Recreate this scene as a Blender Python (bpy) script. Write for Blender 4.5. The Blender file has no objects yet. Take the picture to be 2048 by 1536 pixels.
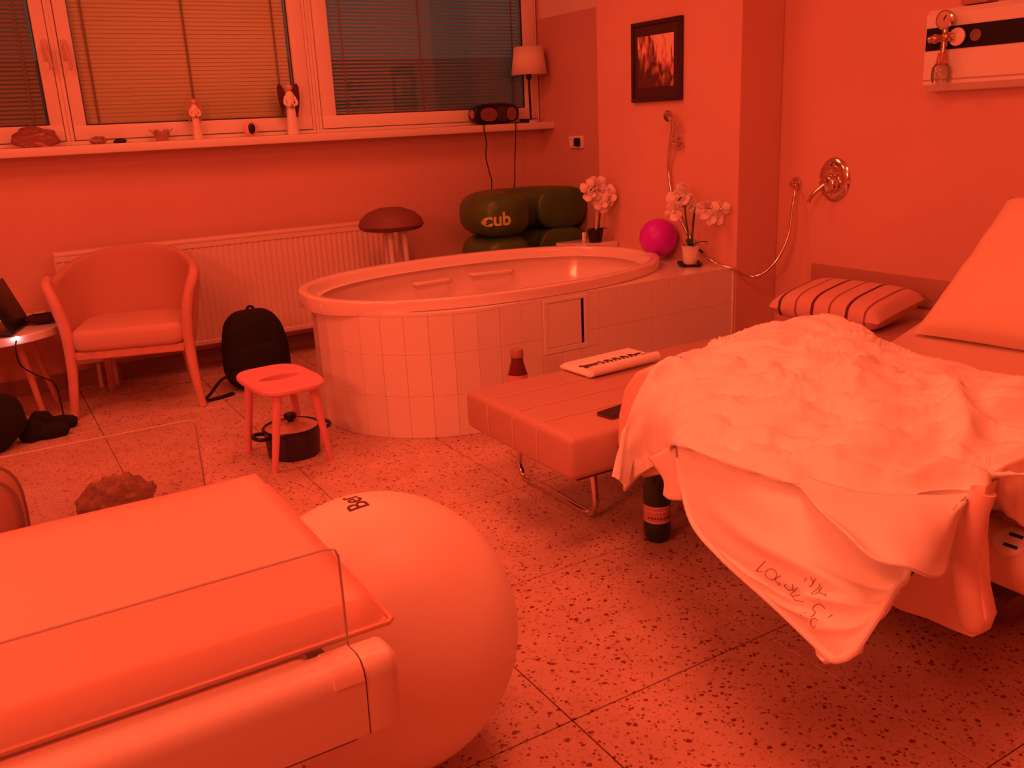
import bpy, bmesh, math, random
import numpy as np
from mathutils import Vector, Matrix, noise
from mathutils.bvhtree import BVHTree
random.seed(7)
SC = bpy.context.scene
COL = SC.collection
PI = math.pi

# ------------------------------------------------------------------ camera
pitch, roll, yaw = 0.28607297, 0.04821496, 0.53205959
cy, sy = math.cos(yaw), math.sin(yaw)
fwd = Vector((sy*math.cos(pitch), cy*math.cos(pitch), -math.sin(pitch)))
right0 = Vector((cy, -sy, 0.0))
down0 = fwd.cross(right0)
cr, sr = math.cos(roll), math.sin(roll)
rgt = cr*right0 + sr*down0
dwn = -sr*right0 + cr*down0
cam_d = bpy.data.cameras.new('camera')
cam = bpy.data.objects.new('camera', cam_d)
COL.objects.link(cam)
cam.matrix_world = Matrix(((rgt.x, -dwn.x, -fwd.x, 0.0), (rgt.y, -dwn.y, -fwd.y, 0.0),
                           (rgt.z, -dwn.z, -fwd.z, 1.3), (0, 0, 0, 1)))
cam_d.sensor_fit = 'HORIZONTAL'
cam_d.sensor_width = 36.0
cam_d.lens = 1790.6/2048*36.0
cam_d.clip_start = 0.02
SC.camera = cam

# ------------------------------------------------------------------ world, light, exposure
SC.view_settings.view_transform = 'Standard'
SC.view_settings.look = 'None'
SC.view_settings.gamma = 1.0
SC.view_settings.exposure = -0.1
SC.view_settings.use_curve_mapping = False
w = bpy.data.worlds.new('night')
SC.world = w
w.use_nodes = True
w.node_tree.nodes['Background'].inputs[0].default_value = (0.05, 0.046, 0.036, 1)
w.node_tree.nodes['Background'].inputs[1].default_value = 1.0
LIGHT_COL = (1.0, 0.135, 0.057)
def area(name, loc, size, sizey, power, col, rot=(0, 0, 0)):
    d = bpy.data.lights.new(name, 'AREA')
    d.shape = 'RECTANGLE'
    d.size, d.size_y, d.energy, d.color = size, sizey, power, col
    o = bpy.data.objects.new(name, d)
    COL.objects.link(o)
    o.location, o.rotation_euler = loc, rot
    return o
area('ceiling_or_fill_light', (1.15, 1.35, 2.68), 1.2, 0.6, 34, LIGHT_COL)
area('ceiling_or_fill_light', (-0.6, 3.2, 2.68), 1.2, 0.6, 33, LIGHT_COL)
area('ceiling_or_fill_light', (1.6, 3.9, 2.68), 1.2, 0.6, 23, LIGHT_COL)  # added fill, evens out the window wall and radiator
area('left_fill_light', (-1.72, 0.6, 2.0), 0.5, 0.9, 66, LIGHT_COL, (0, -PI/2, 0))  # added fill to brighten upright faces such as tub front and duvet corner

# ------------------------------------------------------------------ materials
MATS = {}
def mat(name, col, rough=0.6, metal=0.0, trans=0.0, emit=None, emit_s=1.0, bump=0.0, bscale=200.0,
        var=0.0, vscale=8.0, sheen=0.0, coat=0.0, ior=1.45):
    if name in MATS:
        return MATS[name]
    m = bpy.data.materials.new(name)
    m.use_nodes = True
    nt = m.node_tree
    b = nt.nodes['Principled BSDF']
    b.inputs['Base Color'].default_value = (*col, 1)
    b.inputs['Roughness'].default_value = rough
    b.inputs['Metallic'].default_value = metal
    b.inputs['Transmission Weight'].default_value = trans
    b.inputs['IOR'].default_value = ior
    b.inputs['Coat Weight'].default_value = coat
    if sheen:
        b.inputs['Sheen Weight'].default_value = sheen
    if emit:
        b.inputs['Emission Color'].default_value = (*emit, 1)
        b.inputs['Emission Strength'].default_value = emit_s
    tc = nt.nodes.new('ShaderNodeTexCoord')
    if bump:
        n = nt.nodes.new('ShaderNodeTexNoise')
        n.inputs['Scale'].default_value = bscale
        n.inputs['Detail'].default_value = 3
        nt.links.new(tc.outputs['Object'], n.inputs['Vector'])
        bp = nt.nodes.new('ShaderNodeBump')
        bp.inputs['Strength'].default_value = bump
        bp.inputs['Distance'].default_value = 0.004
        nt.links.new(n.outputs['Fac'], bp.inputs['Height'])
        nt.links.new(bp.outputs['Normal'], b.inputs['Normal'])
    if var:
        n = nt.nodes.new('ShaderNodeTexNoise')
        n.inputs['Scale'].default_value = vscale
        n.inputs['Detail'].default_value = 4
        nt.links.new(tc.outputs['Object'], n.inputs['Vector'])
        r = nt.nodes.new('ShaderNodeValToRGB')
        r.color_ramp.elements[0].position = 0.3
        r.color_ramp.elements[0].color = tuple(c*(1-var) for c in col) + (1,)
        r.color_ramp.elements[1].position = 0.7
        r.color_ramp.elements[1].color = tuple(min(1, c*(1+var*0.5)) for c in col) + (1,)
        nt.links.new(n.outputs['Fac'], r.inputs['Fac'])
        nt.links.new(r.outputs['Color'], b.inputs['Base Color'])
    MATS[name] = m
    return m

def sheet_glass(name, tint, refl=1.0, haze=0.0):
    """thin clear sheet: Fresnel mirror over a clear tinted pass-through"""
    m = bpy.data.materials.new(name)
    m.use_nodes = True
    nt = m.node_tree
    nt.nodes.clear()
    out = nt.nodes.new('ShaderNodeOutputMaterial')
    tr = nt.nodes.new('ShaderNodeBsdfTransparent')
    tr.inputs[0].default_value = (*tint, 1)
    gl = nt.nodes.new('ShaderNodeBsdfGlossy')
    gl.inputs['Roughness'].default_value = 0.03
    gl.inputs['Color'].default_value = (refl, refl, refl, 1)
    fr = nt.nodes.new('ShaderNodeFresnel')
    fr.inputs[0].default_value = 1.45
    mx = nt.nodes.new('ShaderNodeMixShader')
    nt.links.new(fr.outputs[0], mx.inputs[0])
    nt.links.new(tr.outputs[0], mx.inputs[1])
    nt.links.new(gl.outputs[0], mx.inputs[2])
    last = mx
    if haze:
        df = nt.nodes.new('ShaderNodeBsdfDiffuse')
        df.inputs[0].default_value = (0.8, 0.75, 0.7, 1)
        m2 = nt.nodes.new('ShaderNodeMixShader')
        m2.inputs[0].default_value = haze
        nt.links.new(mx.outputs[0], m2.inputs[1])
        tl = nt.nodes.new('ShaderNodeBsdfTranslucent')
        tl.inputs[0].default_value = (0.9, 0.88, 0.85, 1)
        m3 = nt.nodes.new('ShaderNodeMixShader')
        m3.inputs[0].default_value = 0.6
        nt.links.new(df.outputs[0], m3.inputs[1])
        nt.links.new(tl.outputs[0], m3.inputs[2])
        nt.links.new(m3.outputs[0], m2.inputs[2])
        last = m2
    nt.links.new(last.outputs[0], out.inputs[0])
    return m

def terrazzo():
    m = bpy.data.materials.new('terrazzo')
    m.use_nodes = True
    nt = m.node_tree
    b = nt.nodes['Principled BSDF']
    b.inputs['Roughness'].default_value = 0.38
    geo = nt.nodes.new('ShaderNodeNewGeometry')
    def layer(scale, thr, dens, prev, col, stretch):
        mp = nt.nodes.new('ShaderNodeMapping')
        mp.inputs['Scale'].default_value = stretch
        mp.inputs['Rotation'].default_value = (0, 0, scale)
        nt.links.new(geo.outputs['Position'], mp.inputs['Vector'])
        nz = nt.nodes.new('ShaderNodeTexNoise')
        nz.inputs['Scale'].default_value = scale*0.9
        nt.links.new(mp.outputs[0], nz.inputs['Vector'])
        ad = nt.nodes.new('ShaderNodeVectorMath')
        ad.operation = 'MULTIPLY_ADD'
        ad.inputs[1].default_value = (0.7/scale,)*3
        nt.links.new(nz.outputs['Color'], ad.inputs[0])
        nt.links.new(mp.outputs[0], ad.inputs[2])
        v = nt.nodes.new('ShaderNodeTexVoronoi')
        v.inputs['Scale'].default_value = scale
        nt.links.new(ad.outputs[0], v.inputs['Vector'])
        lt = nt.nodes.new('ShaderNodeMath')
        lt.operation = 'LESS_THAN'
        nt.links.new(v.outputs['Distance'], lt.inputs[0])
        sp = nt.nodes.new('ShaderNodeSeparateColor')
        nt.links.new(v.outputs['Color'], sp.inputs[0])
        rd = nt.nodes.new('ShaderNodeMath')          # chip radius differs per cell
        rd.operation = 'MULTIPLY'
        rd.inputs[1].default_value = thr
        nt.links.new(sp.outputs[1], rd.inputs[0])
        nt.links.new(rd.outputs[0], lt.inputs[1])
        l2 = nt.nodes.new('ShaderNodeMath')
        l2.operation = 'LESS_THAN'
        l2.inputs[1].default_value = dens
        nt.links.new(sp.outputs[0], l2.inputs[0])
        mu = nt.nodes.new('ShaderNodeMath')
        mu.operation = 'MULTIPLY'
        nt.links.new(lt.outputs[0], mu.inputs[0])
        nt.links.new(l2.outputs[0], mu.inputs[1])
        mx = nt.nodes.new('ShaderNodeMixRGB')
        nt.links.new(mu.outputs[0], mx.inputs[0])
        if prev is None:
            n2 = nt.nodes.new('ShaderNodeTexNoise')
            n2.inputs['Scale'].default_value = 5
            nt.links.new(geo.outputs['Position'], n2.inputs['Vector'])
            rp = nt.nodes.new('ShaderNodeValToRGB')
            rp.color_ramp.elements[0].position = 0.35
            rp.color_ramp.elements[0].color = (0.62, 0.41, 0.33, 1)
            rp.color_ramp.elements[1].position = 0.65
            rp.color_ramp.elements[1].color = (0.72, 0.50, 0.41, 1)
            nt.links.new(n2.outputs['Fac'], rp.inputs[0])
            nt.links.new(rp.outputs[0], mx.inputs[1])
        else:
            nt.links.new(prev, mx.inputs[1])
        mx.inputs[2].default_value = (*col, 1)
        return mx.outputs[0]
    o = layer(85, 0.5, 0.5, None, (0.50, 0.29, 0.23), (1, 1, 1))
    o = layer(130, 0.5, 0.4, o, (0.50, 0.30, 0.24), (1, 1.2, 1))
    o = layer(62, 0.45, 0.34, o, (0.24, 0.05, 0.04), (1, 1.15, 1))
    o = layer(95, 0.5, 0.3, o, (0.28, 0.08, 0.06), (1.1, 1, 1))
    nt.links.new(o, b.inputs['Base Color'])
    return m

M_WALL = mat('wall_paint', (0.74, 0.44, 0.37), 0.55, bump=0.06, bscale=60, var=0.04, vscale=2.5)
M_WALLLO = mat('wall_oil_paint', (0.70, 0.40, 0.34), 0.45, bump=0.05, bscale=60, var=0.05, vscale=2.5)
M_WALLUP = mat('wall_upper_paint', (0.85, 0.74, 0.66), 0.6)
M_CEIL = mat('ceiling_paint', (0.82, 0.76, 0.7), 0.7)
M_BASE = mat('baseboard_paint', (0.36, 0.2, 0.17), 0.4)
M_TERR = terrazzo()
M_GROUT = mat('dark_joint', (0.22, 0.12, 0.10), 0.9)
M_WHITE = mat('white_plastic', (0.86, 0.83, 0.78), 0.35)
M_FRAME = mat('window_lacquer', (0.86, 0.78, 0.70), 0.35)
M_TUB = mat('tub_acrylic', (0.86, 0.74, 0.68), 0.12, coat=0.4)
M_TILE = mat('white_glazed_tile', (0.86, 0.80, 0.74), 0.15, coat=0.3)
M_TGROUT = mat('tile_grout', (0.80, 0.66, 0.58), 0.9)
M_RAD = mat('radiator_enamel', (0.84, 0.66, 0.58), 0.35)
M_CHROME = mat('chrome', (0.75, 0.66, 0.6), 0.12, metal=1.0)
M_BLACK = mat('black_fabric', (0.012, 0.010, 0.012), 0.9)
M_BLACKP = mat('black_plastic', (0.012, 0.011, 0.014), 0.3)
M_DARK = mat('dark_plastic', (0.05, 0.04, 0.05), 0.4)
M_WOOD = mat('reddish_beech', (0.72, 0.36, 0.30), 0.4, var=0.12, vscale=14)
M_UPH = mat('chair_upholstery', (0.60, 0.33, 0.26), 0.85, bump=0.25, bscale=420)
M_SEATUPH = mat('seat_upholstery', (0.70, 0.42, 0.34), 0.85, bump=0.25, bscale=420)
M_STOOL = mat('painted_pink_wood', (0.80, 0.34, 0.40), 0.4)
M_LEATHER = mat('bench_leatherette', (0.55, 0.33, 0.27), 0.45, bump=0.12, bscale=300)
M_PIPING = mat('bench_piping', (0.60, 0.38, 0.31), 0.5)
M_SHEET = mat('bed_sheet', (0.64, 0.46, 0.37), 0.85, bump=0.1, bscale=500)
M_DUVET = mat('duvet_cotton', (0.94, 0.92, 0.86), 0.9, bump=0.06, bscale=700, sheen=0.1)
M_INK = mat('pen_ink', (0.34, 0.16, 0.17), 0.8)
M_BEDPL = mat('bed_plastic', (0.86, 0.62, 0.52), 0.4)
M_BEDDK = mat('bed_metal_dark', (0.16, 0.09, 0.10), 0.5)
M_BALL = mat('ball_vinyl', (0.93, 0.78, 0.66), 0.42)
M_PINK = mat('magenta_vinyl', (0.62, 0.012, 0.85), 0.4)
M_GREEN = mat('green_vinyl', (0.075, 0.17, 0.04), 0.35, var=0.2, vscale=6)
M_LOGO = mat('logo_orange', (0.62, 0.75, 0.2), 0.5)
M_MATT = mat('warmer_mattress_vinyl', (0.80, 0.45, 0.36), 0.45)
M_MATTU = mat('mattress_underside', (0.72, 0.42, 0.36), 0.6)
M_ACRYL = sheet_glass('clear_acrylic', (0.94, 0.93, 0.92), 1.0, 0.05)
M_ACRED = sheet_glass('acrylic_edge', (0.98, 0.97, 0.96), 1.0, 0.75)
M_GLASS = sheet_glass('window_glass', (0.95, 0.96, 0.95), 1.0, 0.01)
M_CLEAR = sheet_glass('clear_glass', (0.88, 0.85, 0.82), 1.0, 0.10)
M_BLIND = mat('blind_slat', (0.80, 0.74, 0.46), 0.45)
M_BLINDG = mat('grey_blind_slat', (0.62, 0.58, 0.50), 0.4)
M_PETAL = mat('orchid_petal', (0.88, 0.80, 0.78), 0.7)
M_LEAF = mat('orchid_leaf', (0.04, 0.14, 0.05), 0.45)
M_SHADE = mat('lamp_shade_cloth', (0.86, 0.78, 0.72), 0.9, bump=0.1, bscale=500)

# ------------------------------------------------------------------ mesh helpers
def B():
    return bmesh.new()

def box(bm, lo, hi, bev=0.0, seg=2, mtx=None):
    t = bmesh.new()
    bmesh.ops.create_cube(t, size=1.0)
    lo, hi = Vector(lo), Vector(hi)
    c, s = (lo+hi)/2, hi-lo
    for v in t.verts:
        v.co = Vector((v.co.x*s.x, v.co.y*s.y, v.co.z*s.z)) + c
    if bev:
        bmesh.ops.bevel(t, geom=t.edges[:], offset=bev, segments=seg, profile=0.5, affect='EDGES')
    merge(bm, t, mtx)

def merge(bm, t, mtx=None):
    if mtx is not None:
        bmesh.ops.transform(t, matrix=mtx, verts=t.verts[:])
    me = bpy.data.meshes.new('tmp')
    t.to_mesh(me)
    t.free()
    bm.from_mesh(me)
    bpy.data.meshes.remove(me)

def smooth_path(pts, n=6):
    pts = [Vector(p) for p in pts]
    if len(pts) < 3:
        return pts
    P = [2*pts[0]-pts[1]] + pts + [2*pts[-1]-pts[-2]]
    out = []
    for i in range(1, len(P)-2):
        for k in range(n):
            t = k/n
            a, b, c, d = P[i-1], P[i], P[i+1], P[i+2]
            out.append(0.5*((2*b) + (c-a)*t + (2*a-5*b+4*c-d)*t*t + (3*b-a-3*c+d)*t*t*t))
    out.append(pts[-1])
    return out

def tube(bm, pts, r, seg=10, smooth=0, cap=True, mtx=None, flat=1.0):
    if smooth:
        n0 = len(pts)
        if not isinstance(r, (int, float)):
            rr = list(r)
            r = []
            for i in range(n0-1):
                for k in range(smooth):
                    r.append(rr[i] + (rr[i+1]-rr[i])*k/smooth)
            r.append(rr[-1])
        pts = smooth_path(pts, smooth)
    pts = [Vector(p) for p in pts]
    n = len(pts)
    if isinstance(r, (int, float)):
        r = [r]*n
    t = bmesh.new()
    rings = []
    up = None
    for i, p in enumerate(pts):
        d = (pts[min(i+1, n-1)] - pts[max(i-1, 0)])
        d.normalize()
        if up is None:
            a = Vector((0, 0, 1)) if abs(d.z) < 0.9 else Vector((1, 0, 0))
            up = (a - d*a.dot(d)).normalized()
        else:
            up = (up - d*up.dot(d)).normalized()
        s = d.cross(up)
        rings.append([t.verts.new(p + (up*math.cos(2*PI*k/seg)*flat + s*math.sin(2*PI*k/seg))*r[i]) for k in range(seg)])
    for i in range(n-1):
        for k in range(seg):
            t.faces.new((rings[i][k], rings[i][(k+1) % seg], rings[i+1][(k+1) % seg], rings[i+1][k]))
    if cap:
        t.faces.new(rings[0][::-1])
        t.faces.new(rings[-1])
    merge(bm, t, mtx)

def lathe(bm, prof, c=(0, 0, 0), seg=32, sx=1.0, sy=1.0, mtx=None, cap=True):
    t = bmesh.new()
    c = Vector(c)
    rings = []
    for (r, z) in prof:
        if r < 1e-6:
            rings.append([t.verts.new(c + Vector((0, 0, z)))])
        else:
            rings.append([t.verts.new(c + Vector((r*sx*math.cos(2*PI*k/seg), r*sy*math.sin(2*PI*k/seg), z))) for k in range(seg)])
    for a, b in zip(rings[:-1], rings[1:]):
        for k in range(seg):
            k2 = (k+1) % seg
            if len(a) == 1 and len(b) == 1:
                continue
            if len(a) == 1:
                t.faces.new((a[0], b[k2], b[k]))
            elif len(b) == 1:
                t.faces.new((a[k], a[k2], b[0]))
            else:
                t.faces.new((a[k], a[k2], b[k2], b[k]))
    if cap:
        if len(rings[0]) > 1:
            t.faces.new(rings[0][::-1])
        if len(rings[-1]) > 1:
            t.faces.new(rings[-1])
    bmesh.ops.recalc_face_normals(t, faces=t.faces[:])
    merge(bm, t, mtx)

def ball(bm, c, r, seg=20, sc=(1, 1, 1), mtx=None):
    t = bmesh.new()
    bmesh.ops.create_uvsphere(t, u_segments=seg, v_segments=max(6, seg*2//3), radius=r)
    for v in t.verts:
        v.co = Vector((v.co.x*sc[0], v.co.y*sc[1], v.co.z*sc[2])) + Vector(c)
    merge(bm, t, mtx)

def inset(pts, d):
    n = len(pts)
    A = sum(pts[i][0]*pts[(i+1) % n][1]-pts[(i+1) % n][0]*pts[i][1] for i in range(n))
    sg = 1 if A > 0 else -1
    out = []
    for i in range(n):
        p, q, r = Vector(pts[i-1]), Vector(pts[i]), Vector(pts[(i+1) % n])
        e1, e2 = (q-p), (r-q)
        if e1.length < 1e-9 or e2.length < 1e-9:
            out.append(tuple(q))
            continue
        e1.normalize(); e2.normalize()
        n1, n2 = Vector((-e1.y, e1.x))*sg, Vector((-e2.y, e2.x))*sg
        m = n1+n2
        if m.length < 1e-6:
            out.append(tuple(q))
            continue
        m.normalize()
        out.append(tuple(q+m*(d/max(0.5, m.dot(n1)))))
    return out

def prism(bm, outline, d0, d1, axis='z', bev=0.0, seg=2, mtx=None):
    """outline: 2-D points in the plane across the axis, extruded from d0 to d1, both rims rounded"""
    t = bmesh.new()
    def P(a, b, d):
        return {'x': (d, a, b), 'y': (a, d, b), 'z': (a, b, d)}[axis]
    if d1 < d0:
        d0, d1 = d1, d0
    levels = []
    if bev:
        for k in range(seg+1):
            a = PI/2*k/seg
            levels.append((bev*(1-math.sin(a)), d0+bev*(1-math.cos(a))))
        for k in range(seg+1):
            a = PI/2*k/seg
            levels.append((bev*(1-math.cos(a)), d1-bev*(1-math.sin(a))))
    else:
        levels = [(0, d0), (0, d1)]
    n = len(outline)
    L = []
    for ins_, d in levels:
        pts = inset(outline, ins_) if ins_ > 1e-9 else outline
        L.append([t.verts.new(P(a, b, d)) for a, b in pts])
    t.faces.new(L[0])
    t.faces.new(L[-1][::-1])
    for lo, hi in zip(L[:-1], L[1:]):
        for i in range(n):
            t.faces.new((lo[i], hi[i], hi[(i+1) % n], lo[(i+1) % n]))
    bmesh.ops.recalc_face_normals(t, faces=t.faces[:])
    merge(bm, t, mtx)

def rrect(x0, x1, y0, y1, r, n=6):
    pts = []
    for cx, cy_, a0 in ((x1-r, y1-r, 0), (x0+r, y1-r, PI/2), (x0+r, y0+r, PI), (x1-r, y0+r, 1.5*PI)):
        for k in range(n+1):
            a = a0 + k/n*PI/2
            pts.append((cx+r*math.cos(a), cy_+r*math.sin(a)))
    return pts

def obj(name, bm, m, parent=None, smooth=True, local=False, label=None, kind=None, mod=None, ang=0.7):
    me = bpy.data.meshes.new(name)
    bm.to_mesh(me)
    bm.free()
    me.materials.append(m)
    if smooth:
        me.polygons.foreach_set('use_smooth', [True]*len(me.polygons))
        try:
            me.set_sharp_from_angle(angle=ang)
        except Exception:
            pass
    o = bpy.data.objects.new(name, me)
    COL.objects.link(o)
    if parent is not None:
        o.parent = parent
        if not local and parent.parent is None:
            o.matrix_parent_inverse = parent.matrix_basis.inverted()
    if label:
        o['label'] = label
    if kind:
        o['kind'] = kind
    return o

def tag(o, label, cat, group=None):
    o['label'] = label
    o['category'] = cat
    if group:
        o['group'] = group
    return o

def thing(name, label, cat, loc, rz=0.0, group=None):
    o = bpy.data.objects.new(name, None)
    COL.objects.link(o)
    o.empty_display_size = 0.05
    o.location = loc
    o.rotation_euler = (0, 0, rz)
    return tag(o, label, cat, group)

def share(src, parent, mtx=None, label=None):
    c = src.copy()
    COL.objects.link(c)
    c.parent = parent
    if mtx is not None:
        c.matrix_basis = mtx
    return c

def structure(name, bm=None, m=None, smooth=False, loc=(0, 0, 0)):
    if bm is None:
        o = bpy.data.objects.new(name, None)
        COL.objects.link(o)
        o.location = loc
    else:
        o = obj(name, bm, m, None, smooth)
    o['kind'] = 'structure'
    return o

def catmull(net, nu, nv):
    """bicubic surface through a net of points -> (nv+1, nu+1, 3) array"""
    A = np.array(net, float)
    def interp(A, n):
        m = A.shape[0]
        P = np.concatenate([[2*A[0]-A[1]], A, [2*A[-1]-A[-2]]])
        out = []
        for k in range(n+1):
            s = k/n*(m-1)
            i = min(int(s), m-2)
            t = s-i
            a, b, c, d = P[i], P[i+1], P[i+2], P[i+3]
            out.append(0.5*(2*b+(c-a)*t+(2*a-5*b+4*c-d)*t*t+(3*b-a-3*c+d)*t**3))
        return np.array(out)
    A = interp(A, nv)
    A = np.swapaxes(interp(np.swapaxes(A, 0, 1), nu), 0, 1)
    return A

def surf(bm, S, disp=None):
    nv, nu = S.shape[0], S.shape[1]
    if disp is not None:
        dv = np.gradient(S, axis=0)
        du = np.gradient(S, axis=1)
        N = np.cross(du, dv)
        L = np.linalg.norm(N, axis=2, keepdims=True)
        N = N/np.maximum(L, 1e-9)
        D = np.array([[disp(i/(nu-1), j/(nv-1), S[j, i]) for i in range(nu)] for j in range(nv)])
        S = S + N*D[:, :, None]
    V = [[bm.verts.new(S[j, i]) for i in range(nu)] for j in range(nv)]
    for j in range(nv-1):
        for i in range(nu-1):
            bm.faces.new((V[j][i], V[j][i+1], V[j+1][i+1], V[j+1][i]))
    return S

def text_mesh(body, size, extrude=0.0, bold=0.0):
    c = bpy.data.curves.new('lettering', 'FONT')
    c.body = body
    c.size = size
    c.align_x = 'CENTER'
    c.align_y = 'CENTER'
    c.extrude = extrude
    c.offset = bold
    o = bpy.data.objects.new('lettering', c)
    COL.objects.link(o)
    dg = bpy.context.evaluated_depsgraph_get()
    me = bpy.data.meshes.new_from_object(o.evaluated_get(dg))
    bpy.data.objects.remove(o)
    bm = bmesh.new()
    bm.from_mesh(me)
    bpy.data.meshes.remove(me)
    return bm

# ================================================================== ROOM
XW, YW, XL, YB, ZC = 3.5, 5.35, -1.9, -1.9, 2.75
# floor: slab with separate terrazzo tiles, joints recessed
bm = B(); box(bm, (XL, YB, -0.12), (XW+0.1, YW+0.1, -0.012))
floor = structure('floor', bm, M_GROUT)
TS = 0.6
tm = None
nx0, ny0 = -5, -6
for ix in range(nx0, 5):
    for iy in range(ny0, 7):
        x0, y0 = 0.957+TS*ix, 1.43+TS*iy
        x1, y1 = x0+TS, y0+TS
        X0, X1, Y0, Y1 = max(x0, XL), min(x1, XW), max(y0, YB), min(y1, YW)
        if X1-X0 < 0.02 or Y1-Y0 < 0.02:
            continue
        full = abs(X1-X0-TS) < 1e-6 and abs(Y1-Y0-TS) < 1e-6
        if full and tm is not None:
            o = bpy.data.objects.new('floor_tile', tm)
            COL.objects.link(o)
            o.parent = floor
            o.location = ((X0+X1)/2, (Y0+Y1)/2, 0)
        else:
            bm = B()
            hx, hy = (X1-X0)/2-0.0016, (Y1-Y0)/2-0.0016
            box(bm, (-hx, -hy, -0.011), (hx, hy, 0.0), 0.0012, 1)
            o = obj('floor_tile', bm, M_TERR, floor, False)
            o.location = ((X0+X1)/2, (Y0+Y1)/2, 0)
            if full:
                tm = o.data

SILL = 1.28
WX0, WX1, WTOP = -1.0, 3.47, 2.5
bm = B()
box(bm, (XL-0.1, YW, -0.1), (XW+0.1, YW+0.25, SILL-0.045))
box(bm, (XL-0.1, YW, SILL-0.045), (WX0, YW+0.25, ZC))
box(bm, (WX1+0.012, YW, SILL-0.045), (XW+0.1, YW+0.25, ZC))
box(bm, (WX0, YW, WTOP), (WX1+0.012, YW+0.25, ZC))
structure('wall_back', bm, M_WALL)
bm = B(); box(bm, (XW, YB, -0.1), (XW+0.1, YW, ZC)); structure('wall_right', bm, M_WALL)
bm = B(); box(bm, (XW-0.004, 4.35, 0.0), (XW, YW, 1.935)); structure('trim_1', bm, M_WALLLO)
bm = B(); box(bm, (XW-0.003, 4.35, 1.935), (XW, YW, ZC)); structure('trim_2', bm, M_WALLUP)
bm = B(); box(bm, (3.22, 3.225, 0.0), (XW-0.001, 4.35, ZC), 0.006, 2); structure('wall_pier', bm, M_WALL)
bm = B(); box(bm, (XL-0.1, YB, -0.1), (XL, YW, ZC)); structure('wall_left', bm, M_WALL)
bm = B(); box(bm, (XL-0.1, YB-0.1, -0.1), (XW+0.1, YB, ZC)); structure('wall_front', bm, M_WALL)
bm = B(); box(bm, (XL-0.1, YB-0.1, ZC), (XW+0.1, YW+0.25, ZC+0.1)); structure('ceiling', bm, M_CEIL)
bm = B(); box(bm, (XL, YW-0.014, 0.0), (XW-0.004, YW, 0.085), 0.003, 1); structure('baseboard_back', bm, M_BASE)
bm = B(); box(bm, (XW-0.014, YB, 0.0), (XW, 3.22, 0.085), 0.003, 1); structure('baseboard_right', bm, M_BASE)
# window sill board
bm = B(); box(bm, (WX0-0.05, 5.205, SILL-0.045), (XW-0.006, YW+0.02, SILL), 0.006, 2)
structure('trim_3', bm, M_FRAME, True)

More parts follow.
